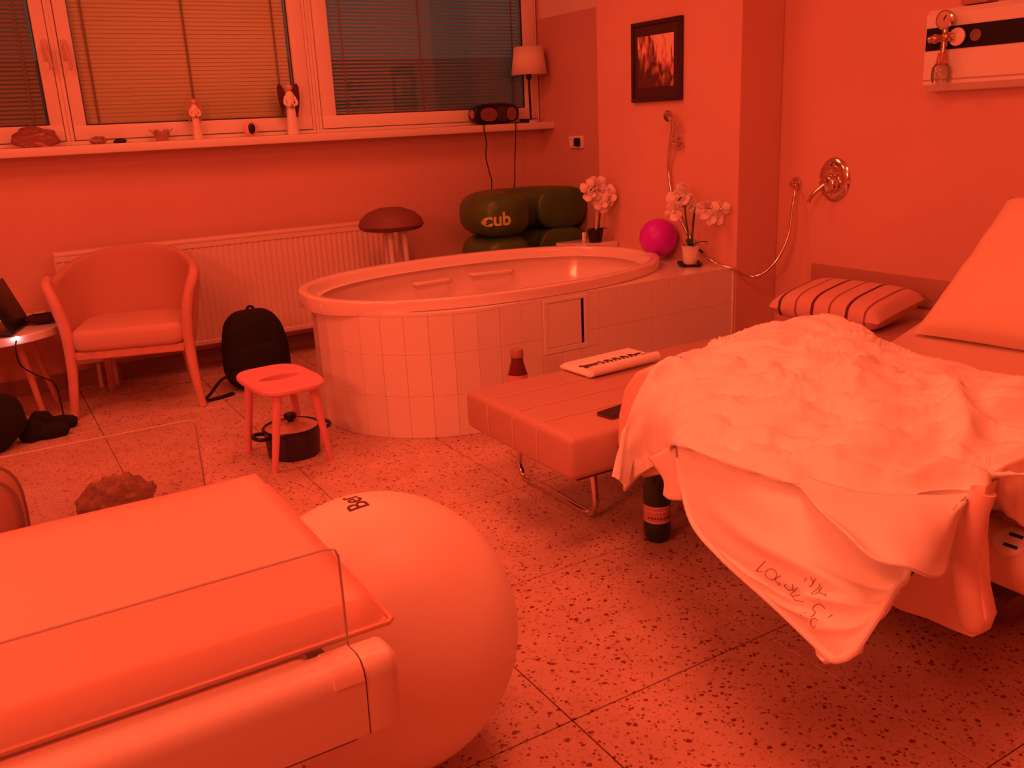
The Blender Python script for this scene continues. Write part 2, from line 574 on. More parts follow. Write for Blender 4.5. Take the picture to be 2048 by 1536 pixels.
# windows --------------------------------------------------------------
def window(n, x0, x1, g0, g1, gz0, handle_x=None, slatm=M_BLIND, tilt=1.1, blabel='', left_part=None, pitch_=0.021):
    W = structure('window_%d' % n, loc=((x0+x1)/2, YW, SILL))
    gz1 = WTOP-0.1
    bm = B()
    zb, zt = SILL, WTOP
    box(bm, (x0, 5.352, zb), (x1, 5.44, zb+0.022), 0.003, 1)
    box(bm, (x0, 5.352, zt-0.03), (x1, 5.44, zt), 0.003, 1)
    fl = 0.02
    box(bm, (x0, 5.352, zb+0.022), (x0+fl, 5.44, zt-0.03), 0.003, 1)
    box(bm, (x1-fl, 5.352, zb+0.022), (x1, 5.44, zt-0.03), 0.003, 1)
    obj('window_frame', bm, M_FRAME, W)
    s0, s1 = x0+fl+0.003, x1-fl-0.003
    bm = B()
    box(bm, (s0, 5.342, zb+0.025), (s1, 5.425, gz0), 0.005, 2)
    box(bm, (s0, 5.342, gz1), (s1, 5.425, zt-0.033), 0.005, 2)
    box(bm, (s0, 5.342, gz0-0.004), (g0, 5.425, gz1+0.004), 0.005, 2)
    box(bm, (g1, 5.342, gz0-0.004), (s1, 5.425, gz1+0.004), 0.005, 2)
    obj('window_sash', bm, M_FRAME, W)
    bm = B()
    gd = 0.004
    for a, b in (((g0, 5.368, gz0), (g0+gd, 5.378, gz1)), ((g1-gd, 5.368, gz0), (g1, 5.378, gz1)), ((g0, 5.368, gz0), (g1, 5.378, gz0+gd))):
        box(bm, a, b)
    obj('glazing_gasket', bm, M_BLACKP, W, False)
    bm = B(); box(bm, (g0, 5.379, gz0), (g1, 5.383, gz1)); obj('window_pane', bm, M_GLASS, W, False)
    if handle_x is not None:
        bm = B()
        box(bm, (handle_x-0.014, 5.332, 1.70), (handle_x+0.014, 5.342, 1.80), 0.004, 2)
        tube(bm, [(handle_x, 5.336, 1.77), (handle_x, 5.30, 1.77), (handle_x-0.002, 5.295, 1.755), (handle_x+0.01, 5.297, 1.68), (handle_x+0.004, 5.30, 1.65)], 0.0095, 8, 3)
        obj('window_handle', bm, mat('handle_plastic', (0.70, 0.5, 0.44), 0.3), W)
    # blind behind the inner pane
    V = thing('venetian_blind', blabel, 'blind', ((g0+g1)/2, 5.41, gz0))
    bm = B()
    z = gz0+0.03
    i = 0
    while z < gz1-0.01:
        hw = 0.0125
        a = tilt
        dy, dz = hw*math.cos(a), hw*math.sin(a)
        c = Vector((0, 5.405, z))
        jit = 0.0006*math.sin(i*2.1)
        p = [(g0+0.012, c.y-dy, z-dz+jit), (g1-0.012, c.y-dy, z-dz+jit), (g1-0.012, c.y, z+0.0022+jit), (g0+0.012, c.y, z+0.0022+jit),
             (g1-0.012, c.y+dy, z+dz+jit), (g0+0.012, c.y+dy, z+dz+jit)]
        vs = [bm.verts.new(q) for q in p]
        bm.faces.new((vs[0], vs[1], vs[2], vs[3]))
        bm.faces.new((vs[3], vs[2], vs[4], vs[5]))
        z += pitch_
        i += 1
    o = obj('slats', bm, slatm, V, False, kind='stuff')
    so = o.modifiers.new('t', 'SOLIDIFY'); so.thickness = 0.0006
    bm = B(); box(bm, (g0+0.01, 5.392, gz0+0.006), (g1-0.01, 5.418, gz0+0.018), 0.003, 1)
    obj('bottom_rail', bm, slatm, V)
    L = g1-g0
    for f in ((0.06, 0.5, 0.93) if L < 1.25 else (0.07, 0.45, 0.95)):
        bm = B()
        x = g0+L*f
        box(bm, (x-0.005, 5.389, gz0+0.01), (x+0.005, 5.391, gz1), 0)
        obj('ladder_tape', bm, mat('ladder_tape', (0.30, 0.22, 0.15), 0.8), V, False)
    return W

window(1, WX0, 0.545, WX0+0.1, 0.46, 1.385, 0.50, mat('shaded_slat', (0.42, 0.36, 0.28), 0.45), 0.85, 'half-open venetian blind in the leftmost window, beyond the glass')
window(2, 0.545, 1.885, 0.632, 1.782, 1.378, 0.59, M_BLIND, 1.30, 'closed cream venetian blind in the middle window')
window(3, 1.905, WX1, 2.015, 3.366, 1.378, None, M_BLINDG, 0.5, 'grey venetian blind with open slats in the dark window behind the radio')
bm = B(); box(bm, (1.886, 5.348, SILL), (1.904, 5.45, WTOP), 0.003, 1); structure('trim_4', bm, M_FRAME)
# dark yard outside, so the glass has something behind it
bm = B(); box(bm, (-4, 8.0, -1.0), (7, 8.2, 1.9)); structure('wall_outside', bm, mat('outside_render', (0.4, 0.42, 0.36), 0.9))

# ceiling lamps out of view; the one over the bathtub is added fill
for (x, y, lab) in ((1.15, 1.35, 'flat rectangular ceiling lamp above the bed'), (-0.6, 3.2, 'flat rectangular ceiling lamp above the left side of the room'), (1.6, 3.9, 'added flat fill light above the bathtub, out of view')):
    t = thing('ceiling_lamp_or_fill', lab, 'lamp', (x, y, ZC), group='flat ceiling lamps')
    bm = B(); box(bm, (x-0.66, y-0.36, 2.70), (x+0.66, y+0.36, ZC), 0.01, 1); obj('lamp_or_fill_housing', bm, M_WHITE, t)

t = thing('added_fill_panel', 'added wide fill light on the left wall, out of view', 'lamp', (XL, 0.6, 2.0))
bm = B(); box(bm, (XL, 0.1, 1.72), (-1.74, 1.1, 2.28), 0.015, 2); obj('lamp_or_fill_housing', bm, M_WHITE, t)  # unseen housing added around the fill light

# ================================================================== RADIATOR
t = thing('radiator', 'long white ribbed panel radiator under the windows', 'radiator', (1.32, 5.22, 0.15))
RX0, RX1, RZ0, RZ1 = 0.352, 2.30, 0.155, 0.752
bm = B()
nfl = 58
pw = (RX1-RX0)/nfl
prof = []
for k in range(nfl):
    x = RX0+k*pw
    prof += [(x+0.12*pw, 5.166), (x+0.34*pw, 5.1695), (x+0.66*pw, 5.1695), (x+0.88*pw, 5.166)]
lo = [bm.verts.new((x, y, RZ0+0.025)) for x, y in prof]
hi = [bm.verts.new((x, y, RZ1-0.045)) for x, y in prof]
for i in range(len(prof)-1):
    bm.faces.new((lo[i], lo[i+1], hi[i+1], hi[i]))
box(bm, (RX0, 5.163, RZ0), (RX1, 5.185, RZ0+0.027), 0.004, 1)
box(bm, (RX0, 5.163, RZ1-0.05), (RX1, 5.185, RZ1-0.006), 0.004, 1)
box(bm, (RX0+0.01, 5.23, RZ0+0.01), (RX1-0.01, 5.25, RZ1-0.02), 0.004, 1)
obj('front_panel', bm, M_RAD, t, ang=0.3)
bm = B()
box(bm, (RX0-0.004, 5.16, RZ1-0.02), (RX1+0.004, 5.262, RZ1), 0.005, 2)
obj('top_grille', bm, M_RAD, t)
for x in (RX0-0.004, RX1-0.002):
    bm = B(); box(bm, (x, 5.162, RZ0), (x+0.006, 5.26, RZ1-0.005), 0.002, 1); obj('side_cover', bm, M_RAD, t)
for x in (0.7, 1.9):
    bm = B(); box(bm, (x, 5.25, RZ0+0.1), (x+0.03, 5.349, RZ1-0.12)); obj('wall_bracket', bm, M_RAD, t)
bm = B(); tube(bm, [(0.55, 5.24, RZ0+0.01), (0.55, 5.24, 0.0)], 0.011, 10); tube(bm, [(0.47, 5.24, RZ0+0.01), (0.47, 5.24, 0.0)], 0.011, 10)
obj('supply_pipe', bm, M_RAD, t)

# ================================================================== BATHTUB
TZ, DZ = 0.60, 0.55
TCX, TCY, TA, TB_ = 2.16, 3.85, 0.945, 0.61
def oval(f, da=0.0, n=64, e=2.25):
    pts = []
    for k in range(n):
        a = 2*PI*k/n
        c, s = math.cos(a), math.sin(a)
        pts.append((TCX+(TA+da)*f*math.copysign(abs(c)**(2/e), c), TCY+(TB_+da)*f*math.copysign(abs(s)**(2/e), s)))
    return pts
tub = thing('bathtub', 'large oval birthing bathtub with white tiled surround', 'bathtub', (2.2, 3.8, 0))
# base outline: flat front on the right, rounded left end
BF, BR, BBK = 3.236, 3.218, 4.40
def base_outline(ins=0.0):
    pts = [(BR, BF+ins)]
    nseg = 40
    cx, cyb = 1.86, (BF+BBK)/2
    ra, rb = 0.60-ins, (BBK-BF)/2-ins
    for k in range(nseg+1):
        a = -PI/2 - PI*k/nseg
        pts.append((cx+ra*math.cos(a), cyb+rb*math.sin(a)))
    pts.append((BR, BBK-ins))
    return pts
bm = B(); 
ol = base_outline(0.0035)
# surround wall is a hollow shell: outer skin + deck with an oval opening
n = len(ol)
lo = [bm.verts.new((x, y, 0)) for x, y in ol]
hi = [bm.verts.new((x, y, DZ-0.008)) for x, y in ol]
for i in range(n):
    bm.faces.new((lo[i], lo[(i+1) % n], hi[(i+1) % n], hi[i]))
obj('surround_core', bm, M_TGROUT, tub, False)
# deck ring (between outline and the oval)
bm = B()
def ring_between(bm, A, Bp, z, zb):
    """A outer loop and Bp inner loop sampled by angle about the tub centre"""
    def at(loop, a):
        best = None
        d = Vector((math.cos(a), math.sin(a)))
        m = len(loop)
        for i in range(m):
            p, q = Vector(loop[i])-Vector((TCX, TCY)), Vector(loop[(i+1) % m])-Vector((TCX, TCY))
            e = q-p
            den = d.x*e.y-d.y*e.x
            if abs(den) < 1e-9:
                continue
            t_ = (p.x*e.y-p.y*e.x)/den
            s_ = (p.x*d.y-p.y*d.x)/den
            if t_ > 0 and -1e-6 <= s_ <= 1+1e-6 and (best is None or t_ > best):
                best = t_
        return (TCX+d.x*best, TCY+d.y*best)
    N = 160
    angs = [2*PI*k/N for k in range(N)]
    for px, py in ((BR, BF), (BR, BBK)):
        angs.append(math.atan2(py-TCY, px-TCX) % (2*PI))
    angs.sort()
    N = len(angs)
    ra, rb = [at(A, a) for a in angs], [at(Bp, a) for a in angs]
    va = [bm.verts.new((*p, z)) for p in ra]
    vb = [bm.verts.new((*p, z)) for p in rb]
    vc = [bm.verts.new((*p, zb)) for p in ra]
    for i in range(N):
        j = (i+1) % N
        bm.faces.new((va[i], va[j], vb[j], vb[i]))
        bm.faces.new((vc[i], vc[j], va[j], va[i]))
ring_between(bm, base_outline(0.0), oval(1.0, -0.10), DZ, DZ-0.012)
obj('deck', bm, M_TILE, tub, False)
# acrylic shell
bm = B()
loops = []
for (f, da, z) in ((1, -0.045, TZ-0.052), (1, -0.010, TZ-0.048), (1, -0.006, TZ-0.010), (1, -0.009, TZ-0.003), (1, -0.015, TZ), (1, -0.045, TZ-0.001), (1, -0.051, TZ-0.005),
                   (1, -0.056, TZ-0.02), (1, -0.078, TZ-0.15), (1, -0.12, TZ-0.30), (1, -0.17, TZ-0.39), (1, -0.25, TZ-0.44), (0.3, -0.05, TZ-0.45)):
    pts = oval(f, da)
    ll = []
    for (x, y) in pts:
        zz = z
        if z > TZ-0.06:                      # headrest end: the flange drops deeper on the left
            dl = max(0.0, (1.52-x)/0.3)
            if z < TZ-0.02 and da > -0.05:
                zz = z - 0.022*min(1, dl)
        ll.append(bm.verts.new((x, y, zz)))
    loops.append(ll)
for a, b in zip(loops[:-1], loops[1:]):
    for i in range(len(a)):
        j = (i+1) % len(a)
        bm.faces.new((a[i], a[j], b[j], b[i]))
bm.faces.new(loops[-1])
bmesh.ops.recalc_face_normals(bm, faces=bm.faces[:])
obj('tub_shell', bm, M_TUB, tub, ang=1.2)
# grab handles on the far inner wall
for (xa, xb, z) in ((1.99, 2.20, 0.482), (2.34, 2.57, 0.490)):
    bm = B()
    def yw(x):
        return TCY+(TB_-0.085)*(1-abs((x-TCX)/(TA-0.085))**2.25)**(1/2.25)
    tube(bm, [(xa, yw(xa)+0.02, z), (xa+0.006, yw(xa)-0.018, z), (xa+0.03, yw(xa+0.03)-0.03, z), (xb-0.03, yw(xb-0.03)-0.03, z), (xb-0.006, yw(xb)-0.018, z), (xb, yw(xb)+0.02, z)], 0.011, 10, 4)
    obj('grab_handle', bm, M_TUB, tub)
bm = B(); lathe(bm, [(0.018, 0.0), (0.018, 0.004), (0.012, 0.008), (0, 0.008)], (2.9, 3.9, 0), 16, mtx=Matrix.Translation((0, 0, 0.17))); obj('drain', bm, M_CHROME, tub)
# tiles around the surround, three courses
tw, gap, th = 0.104, 0.0016, 0.012
HX0, HX1, HZ0, HZ1 = 2.10, 2.30, 0.31, 0.535
zs = [(0.002, 0.187), (0.1884, 0.3705), (0.3719, 0.5375)]
ncol = int((BR-1.86)/tw)
tmeshes = {}
def tile(z0, z1, w_, loc, ang_, wd):
    k = (round(z0, 3), round(z1, 3), round(w_, 3))
    if k not in tmeshes:
        b2 = B(); box(b2, (-w_/2+gap/2, 0.0, z0), (w_/2-gap/2, th, z1), 0.0008, 1)
        o = obj('tile', b2, M_TILE, tub, False, local=True)
        tmeshes[k] = o
    else:
        o = tmeshes[k].copy()
        COL.objects.link(o)
        o.parent = tub
    o.matrix_parent_inverse = tub.matrix_basis.inverted()
    o.location = (loc[0], loc[1], 0)
    o.rotation_euler = (0, 0, ang_)
    return o
xe = BR
while xe > 1.86+0.01:
    w_ = min(tw, xe-1.86)
    xm = xe-w_/2
    for (z0, z1) in zs:
        if xm-w_/2 < HX1+0.02 and xm+w_/2 > HX0-0.02 and z0 > 0.1:
            if z0 < 0.2:
                tile(z0, HZ0-0.018, w_, (xm, BF), 0, w_)
                z0c = HZ0-0.016
            else:
                z0c = z0
            for (pa, pb) in ((xm-w_/2, HX0-0.021), (HX1+0.021, xm+w_/2)):     # tiles cut round the hatch
                if xm-w_/2 <= pa < pb <= xm+w_/2 and pb-pa > 0.008:
                    tile(z0c, z1, pb-pa, ((pa+pb)/2, BF), 0, pb-pa)
            continue
        tile(z0, z1, w_, (xm, BF), 0, w_)
    xe -= tw
# curved end
cxe, cye, rae, rbe = 1.86, (BF+BBK)/2, 0.60, (BBK-BF)/2
a = -PI/2
prev = Vector((cxe+rae*math.cos(a), cye+rbe*math.sin(a)))
while a > -PI*1.35:
    d = 0.0
    a2 = a
    while d < tw:
        a2 -= 0.002
        d = (Vector((cxe+rae*math.cos(a2), cye+rbe*math.sin(a2)))-prev).length
    p2 = Vector((cxe+rae*math.cos(a2), cye+rbe*math.sin(a2)))
    m_ = (prev+p2)/2
    e = prev-p2
    for (z0, z1) in zs:
        tile(z0, z1, tw, m_, math.atan2(e.y, e.x), tw)
    a, prev = a2, p2
# access hatch
bm = B()
for a_, b_ in (((HX0-0.02, BF-0.004, HZ0-0.016), (HX1+0.02, BF+0.012, HZ0+0.008)), ((HX0-0.02, BF-0.004, HZ1-0.012), (HX1+0.02, BF+0.012, HZ1+0.004)),
             ((HX0-0.02, BF-0.004, HZ0+0.008), (HX0+0.002, BF+0.012, HZ1-0.012)), ((HX1-0.002, BF-0.004, HZ0+0.008), (HX1+0.02, BF+0.012, HZ1-0.012))):
    box(bm, a_, b_, 0.002, 1)
hf = obj('hatch_frame', bm, M_TILE, tub, False)
bm = B(); box(bm, (HX0+0.004, BF-0.001, HZ0+0.011), (HX1-0.016, BF+0.010, HZ1-0.015), 0.002, 1); obj('hatch_door', bm, M_TILE, hf, False)
bm = B(); box(bm, (HX1-0.0145, BF+0.0005, HZ0+0.009), (HX1-0.003, BF+0.0135, HZ1-0.013)); obj('hatch_gap', bm, M_BLACKP, hf, False)
# raised ledge in the back right corner of the deck
bm = B(); box(bm, (2.93, 4.16, DZ-0.005), (3.21, 4.395, 0.60), 0.006, 2); obj('corner_ledge', bm, M_TILE, tub)
# metal corner strip on the right end of the front
bm = B(); box(bm, (BR-0.012, BF-0.006, 0.0), (BR, BF+0.004, DZ), 0.002, 1); obj('edge_strip', bm, M_TILE, tub)

# ================================================================== TUB CHAIR
ch = thing('tub_chair', 'low tub armchair with curved fabric back and wooden legs', 'chair', (0.567, 4.607, 0), -0.306)
bm = B()
nu, nv = 40, 10
S = np.zeros((nv+1, nu+1, 3))
for j in range(nv+1):
    v = j/nv
    for i in range(nu+1):
        u = i/nu
        th_ = PI*u
        c, s = math.cos(th_), math.sin(th_)
        bx, by = -0.265*math.copysign(abs(c)**0.8, c), 0.06+0.40*s**0.75
        tx, ty = -0.335*math.copysign(abs(c)**0.8, c), 0.05+0.47*s**0.75
        zt = 0.635+0.128*s**0.9
        w_ = v**0.9
        S[j, i] = (bx+(tx-bx)*w_, by+(ty-by)*w_, 0.30+(zt-0.30)*v)
surf(bm, S)
bk = obj('backrest', bm, M_UPH, ch, local=True)
so = bk.modifiers.new('t', 'SOLIDIFY'); so.thickness = 0.05; so.offset = 0
bv = bk.modifiers.new('b', 'BEVEL'); bv.width = 0.018; bv.segments = 3
bm = B()
prism(bm, rrect(-0.262, 0.262, -0.03, 0.44, 0.07, 5), 0.325, 0.43, 'z', 0.03, 3)
obj('seat', bm, M_SEATUPH, ch, local=True)
for sgn in (-1, 1):
    bm = B()
    tube(bm, [(sgn*0.30, -0.035, 0.0), (sgn*0.285, -0.02, 0.12), (sgn*0.274, 0.0, 0.28), (sgn*0.276, 0.01, 0.42), (sgn*0.30, 0.02, 0.55), (sgn*0.334, 0.05, 0.645), (sgn*0.332, 0.10, 0.672)],
         [0.019, 0.022, 0.026, 0.027, 0.027, 0.026, 0.02], 10, 5)
    obj('front_leg', bm, M_WOOD, ch, local=True)
    bm = B()
    tube(bm, [(sgn*0.21, 0.46, 0.0), (sgn*0.20, 0.42, 0.16), (sgn*0.19, 0.39, 0.33)], [0.017, 0.02, 0.022], 8, 3)
    obj('rear_leg', bm, M_WOOD, ch, local=True)
bm = B(); box(bm, (-0.25, -0.01, 0.285), (0.25, 0.02, 0.326), 0.005, 1); obj('front_rail', bm, M_WOOD, ch, local=True)

# ================================================================== SIDE TABLE + LAPTOP
st = thing('side_table', 'small round white side table at the left edge, beside the armchair', 'table', (-0.02, 4.99, 0))
TCx, TCy, TT = -0.02, 4.99, 0.447
bm = B(); lathe(bm, [(0.0, TT-0.042), (0.345, TT-0.042), (0.355, TT-0.036), (0.355, TT-0.005), (0.35, TT), (0, TT)], (TCx, TCy, 0), 48); obj('tabletop', bm, M_WHITE, st)
for a in (-50, 20, 140, 230):
    c, s = math.cos(math.radians(a)), math.sin(math.radians(a))
    bm = B(); tube(bm, [(TCx+0.19*c, TCy+0.19*s, TT-0.044), (TCx+0.27*c, TCy+0.27*s, 0.0)], [0.019, 0.013], 10); obj('leg', bm, M_WOOD, st)
bm = B(); lathe(bm, [(0.2, 0.0), (0.2, 0.02)], (TCx, TCy, TT-0.063), 24); obj('leg_ring', bm, M_WOOD, st)
lp = thing('laptop', 'dark open laptop tilted back on the round white table', 'laptop', (0.0, 4.8, TT))
LR = Matrix.Translation((0.128, 4.82, TT+0.002)) @ Matrix.Rotation(math.radians(-18), 4, 'Z')
bm = B(); box(bm, (-0.235, -0.16, 0.0), (0.0, 0.16, 0.018), 0.004, 2, LR); obj('keyboard_base', bm, M_BLACKP, lp)
bm = B(); box(bm, (-0.007, -0.16, 0.0), (0.0, 0.16, 0.232), 0.003, 2, LR @ Matrix.Translation((0.0, 0, 0.016)) @ Matrix.Rotation(-0.36, 4, 'Y'))
obj('screen', bm, M_BLACKP, lp)
pc = B()
ball(pc, (0.233, 4.93, TT+0.026), 0.085, 18, (1.0, 0.9, 0.29))
o = obj('dark_pouch', pc, mat('dark_red_cloth', (0.06, 0.015, 0.015), 0.9), None); tag(o, 'flat dark cloth pouch lying on the round table beside the laptop', 'pouch')
pc = B(); box(pc, (0.20, 4.885, TT+0.056), (0.25, 4.915, TT+0.062), 0.002, 1)
o = obj('snack_packet', pc, mat('yellow_foil', (0.85, 0.7, 0.12), 0.3), None); tag(o, 'small yellowish packet on top of the dark pouch', 'packet')
cg = thing('charger_cable', 'thin black charging cable with a glowing white end, hanging from the table', 'cable', (0.11, 4.62, TT))
bm = B(); ball(bm, (0.098, 4.638, TT-0.003), 0.0095, 12); obj('glowing_plug', bm, mat('white_led', (1, 1, 1), 0.4, emit=(0.8, 0.9, 1.0), emit_s=18), cg)
bm = B(); tube(bm, [(0.098, 4.645, TT-0.003), (0.085, 4.63, TT-0.05), (0.09, 4.64, 0.32), (0.14, 4.66, 0.26), (0.215, 4.66, 0.2), (0.225, 4.64, 0.1), (0.225, 4.60, 0.004)], 0.0035, 6, 5); obj('cord', bm, M_BLACKP, cg)

# ================================================================== BLACK BAG (left) + BACKPACK
def lumpy(bm, c, r, sc, amp, freq, seed, seg=28, zmin=None):
    t = bmesh.new()
    bmesh.ops.create_uvsphere(t, u_segments=seg, v_segments=seg*2//3, radius=1.0)
    for v in t.verts:
        n_ = noise.noise(v.co*freq+Vector((seed, seed*1.7, 0)))*amp
        v.co = Vector((v.co.x*sc[0], v.co.y*sc[1], v.co.z*sc[2]))*r*(1+n_) + Vector(c)
        if zmin is not None and v.co.z < zmin:
            v.co.z = zmin
    merge(bm, t)
bag = thing('black_bag', 'soft black bag slumped on the floor at the left edge', 'bag', (-0.06, 4.42, 0))
bm = B(); lumpy(bm, (-0.15, 4.42, 0.12), 0.17, (1.15, 0.8, 1.0), 0.25, 1.6, 3.0, zmin=0.002); obj('body', bm, M_BLACK, bag)
bm = B(); tube(bm, [(-0.2, 4.4, 0.28), (-0.12, 4.36, 0.31), (-0.04, 4.38, 0.25)], 0.012, 8, 4); obj('handle', bm, M_BLACK, bag)
sh = thing('black_shoes', 'pair of black shoes lying beside the black bag', 'shoes', (0.14, 4.5, 0))
for k, (x, y) in enumerate(((0.10, 4.46), (0.145, 4.57))):
    bm = B()
    lumpy(bm, (x-0.02, y, 0.04), 0.05, (1.2, 0.9, 1.2), 0.2, 2.0, 5+k, 16, zmin=0.001)
    lumpy(bm, (x+0.05, y-0.01, 0.03), 0.05, (1.7, 0.8, 0.75), 0.15, 2.0, 8+k, 16, zmin=0.001)
    obj('shoe', bm, M_BLACK, sh)

bp = thing('backpack', 'black backpack standing on the floor against the radiator', 'backpack', (1.17, 4.72, 0))
bm = B()
t2 = bmesh.new()
bmesh.ops.create_uvsphere(t2, u_segments=40, v_segments=28, radius=1.0)
for v in t2.verts:
    x, y, z = v.co
    e = 0.55
    x = math.copysign(abs(x)**(e if z > 0 else 0.40), x); y = math.copysign(abs(y)**0.6, y); z = math.copysign(abs(z)**(0.62 if z > 0 else 0.40), z)
    taper = 1.0-0.16*max(0, z)
    n_ = 1+0.03*noise.noise(v.co*2.5)
    v.co = (1.185+x*0.168*taper*n_, 4.68+y*0.105*n_, 0.207+z*0.205)
merge(bm, t2)
obj('body', bm, M_BLACK, bp)
bm = B()
t2 = bmesh.new()
bmesh.ops.create_uvsphere(t2, u_segments=28, v_segments=18, radius=1.0)
for v in t2.verts:
    x, y, z = v.co
    x = math.copysign(abs(x)**0.6, x); z = math.copysign(abs(z)**0.6, z)
    v.co = (1.185+x*0.13, 4.585+y*0.03, 0.14+z*0.115)
merge(bm, t2)
obj('front_pocket', bm, M_BLACK, bp)
bm = B(); tube(bm, [(1.17, 4.70, 0.405), (1.18, 4.70, 0.424), (1.20, 4.70, 0.424), (1.21, 4.70, 0.405)], 0.007, 8, 4); obj('top_loop', bm, M_BLACK, bp)
bm = B(); tube(bm, [(1.04, 4.68, 0.08), (0.97, 4.6, 0.085), (0.90, 4.57, 0.03), (0.86, 4.55, 0.008), (0.93, 4.55, 0.006), (1.02, 4.58, 0.01)], 0.011, 8, 5, flat=0.5); obj('strap', bm, M_BLACK, bp)

# ================================================================== WOODEN STOOL + COOKING POT
stl = thing('slotted_stool', 'low pinkish wooden stool with a slot in its seat', 'stool', (0.975, 3.5, 0))
SZ = 0.348
cen = Vector((0.966, 3.495))
corners = [(0.836, 3.70), (0.878, 3.295), (1.10, 3.345), (1.072, 3.705)]
def sup_outline(hx, hy, e, n):
    pts = []
    for k in range(n):
        a = 2*PI*k/n
        c, s = math.cos(a), math.sin(a)
        pts.append((hx*math.copysign(abs(c)**(2/e), c), hy*math.copysign(abs(s)**(2/e), s)))
    return pts
bm = B()
N = 48
rs = math.radians(4)
def R2(p, a):
    return (cen.x+p[0]*math.cos(a)-p[1]*math.sin(a), cen.y+p[0]*math.sin(a)+p[1]*math.cos(a))
outer = [R2(p, rs) for p in sup_outline(0.140, 0.214, 3.6, N)]
sl_a = math.radians(-3)
def slot(k):
    a = 2*PI*k/N
    return (0.085*math.cos(a), 0.036*math.sin(a)*(0.55+0.45*abs(math.sin(a))))
inner = [R2(slot(k), sl_a+0.10) for k in range(N)]
zt, zb = SZ, SZ-0.022
ins = 0.006
def loop(pts, z):
    return [bm.verts.new((*p, z)) for p in pts]
def scale(pts, f):
    return [(cen.x+(p[0]-cen.x)*f, cen.y+(p[1]-cen.y)*f) for p in pts]
L1, L2, L3, L4 = loop(scale(outer, 0.97), zt), loop(outer, zt-0.006), loop(outer, zb+0.006), loop(scale(outer, 0.97), zb)
I1, I2 = loop(inner, zt-0.001), loop(inner, zb)
for A_, B_ in ((I1, L1), (L1, L2), (L2, L3), (L3, L4), (L4, I2), (I2, I1)):
    for i in range(N):
        j = (i+1) % N
        bm.faces.new((A_[i], B_[i], B_[j], A_[j]))
bmesh.ops.recalc_face_normals(bm, faces=bm.faces[:])
obj('seat', bm, M_STOOL, stl)
for (tx, ty, bx, by) in ((0.905, 3.33, 0.862, 3.352), (1.055, 3.36, 1.098, 3.36), (0.885, 3.66, 0.848, 3.675), (1.055, 3.66, 1.085, 3.69)):
    bm = B(); tube(bm, [(tx, ty, zb+0.002), (bx, by, 0.0)], [0.019, 0.0125], 12); obj('leg', bm, M_STOOL, stl)
pot = thing('cooking_pot', 'dark casserole pot with a glass lid under the wooden stool', 'pot', (0.985, 3.525, 0))
PX, PY = 0.998, 3.522
M_POT = mat('dark_enamel', (0.035, 0.018, 0.03), 0.3)
bm = B(); lathe(bm, [(0.0, 0.001), (0.098, 0.001), (0.108, 0.01), (0.115, 0.115), (0.118, 0.118), (0.112, 0.118), (0.104, 0.02), (0, 0.012)], (PX, PY, 0), 40); obj('body', bm, M_POT, pot)
bm = B(); lathe(bm, [(0.119, 0.117), (0.121, 0.122), (0.116, 0.127), (0.109, 0.125), (0.109, 0.119), (0.119, 0.117)], (PX, PY, 0), 40, cap=False)
lid = obj('lid_rim', bm, M_BLACKP, pot)
bm = B(); lathe(bm, [(0.110, 0.122), (0.08, 0.136), (0.04, 0.143), (0.0, 0.145)], (PX, PY, 0), 40, cap=False); obj('lid_glass', bm, mat('smoky_lid', (0.62, 0.40, 0.34), 0.08, coat=0.5), pot)
bm = B(); lathe(bm, [(0.012, 0.143), (0.014, 0.15), (0.026, 0.160), (0.027, 0.174), (0.02, 0.18), (0, 0.18)], (PX, PY, 0), 20); obj('lid_knob', bm, M_BLACKP, pot)
for sgn in (-1, 1):
    bm = B()
    a = math.radians(-35 if sgn > 0 else 145) + 0.62
    d = Vector((math.cos(a), math.sin(a), 0)); pth = Vector((-d.y, d.x, 0))
    c = Vector((PX, PY, 0.100))
    tube(bm, [c+d*0.106+pth*0.038, c+d*0.145+pth*0.04+Vector((0, 0, 0.004)), c+d*0.162+Vector((0, 0, 0.006)), c+d*0.145-pth*0.04+Vector((0, 0, 0.004)), c+d*0.106-pth*0.038], 0.0085, 10, 6)
    obj('handle', bm, M_BLACKP, pot)

# ================================================================== BAR STOOL behind the tub
bs = thing('round_stool', 'round dark-topped stool on pale legs, behind the tub by the radiator', 'stool', (2.12, 4.86, 0))
bm = B(); lathe(bm, [(0.0, 0.725), (0.16, 0.725), (0.18, 0.735), (0.19, 0.752), (0.178, 0.785), (0.14, 0.822), (0.07, 0.848), (0, 0.853)], (2.10, 4.86, 0), 40); obj('seat', bm, mat('dark_red_seat', (0.20, 0.075, 0.06), 0.55), bs)
for (x, y) in ((2.062, 4.80), (2.15, 4.80), (2.095, 4.93), (2.18, 4.92)):
    bm = B(); tube(bm, [(x, y, 0.726), (2.11+(x-2.11)*1.15, 4.86+(y-4.86)*1.7, 0.0)], [0.016, 0.016], 10); obj('leg', bm, M_WHITE, bs)
bm = B(); tube(bm, [(2.11+0.09*math.cos(a), 4.86+0.09*math.sin(a), 0.3) for a in [k*PI/10 for k in range(21)]], 0.008, 8); obj('foot_ring', bm, M_WHITE, bs)

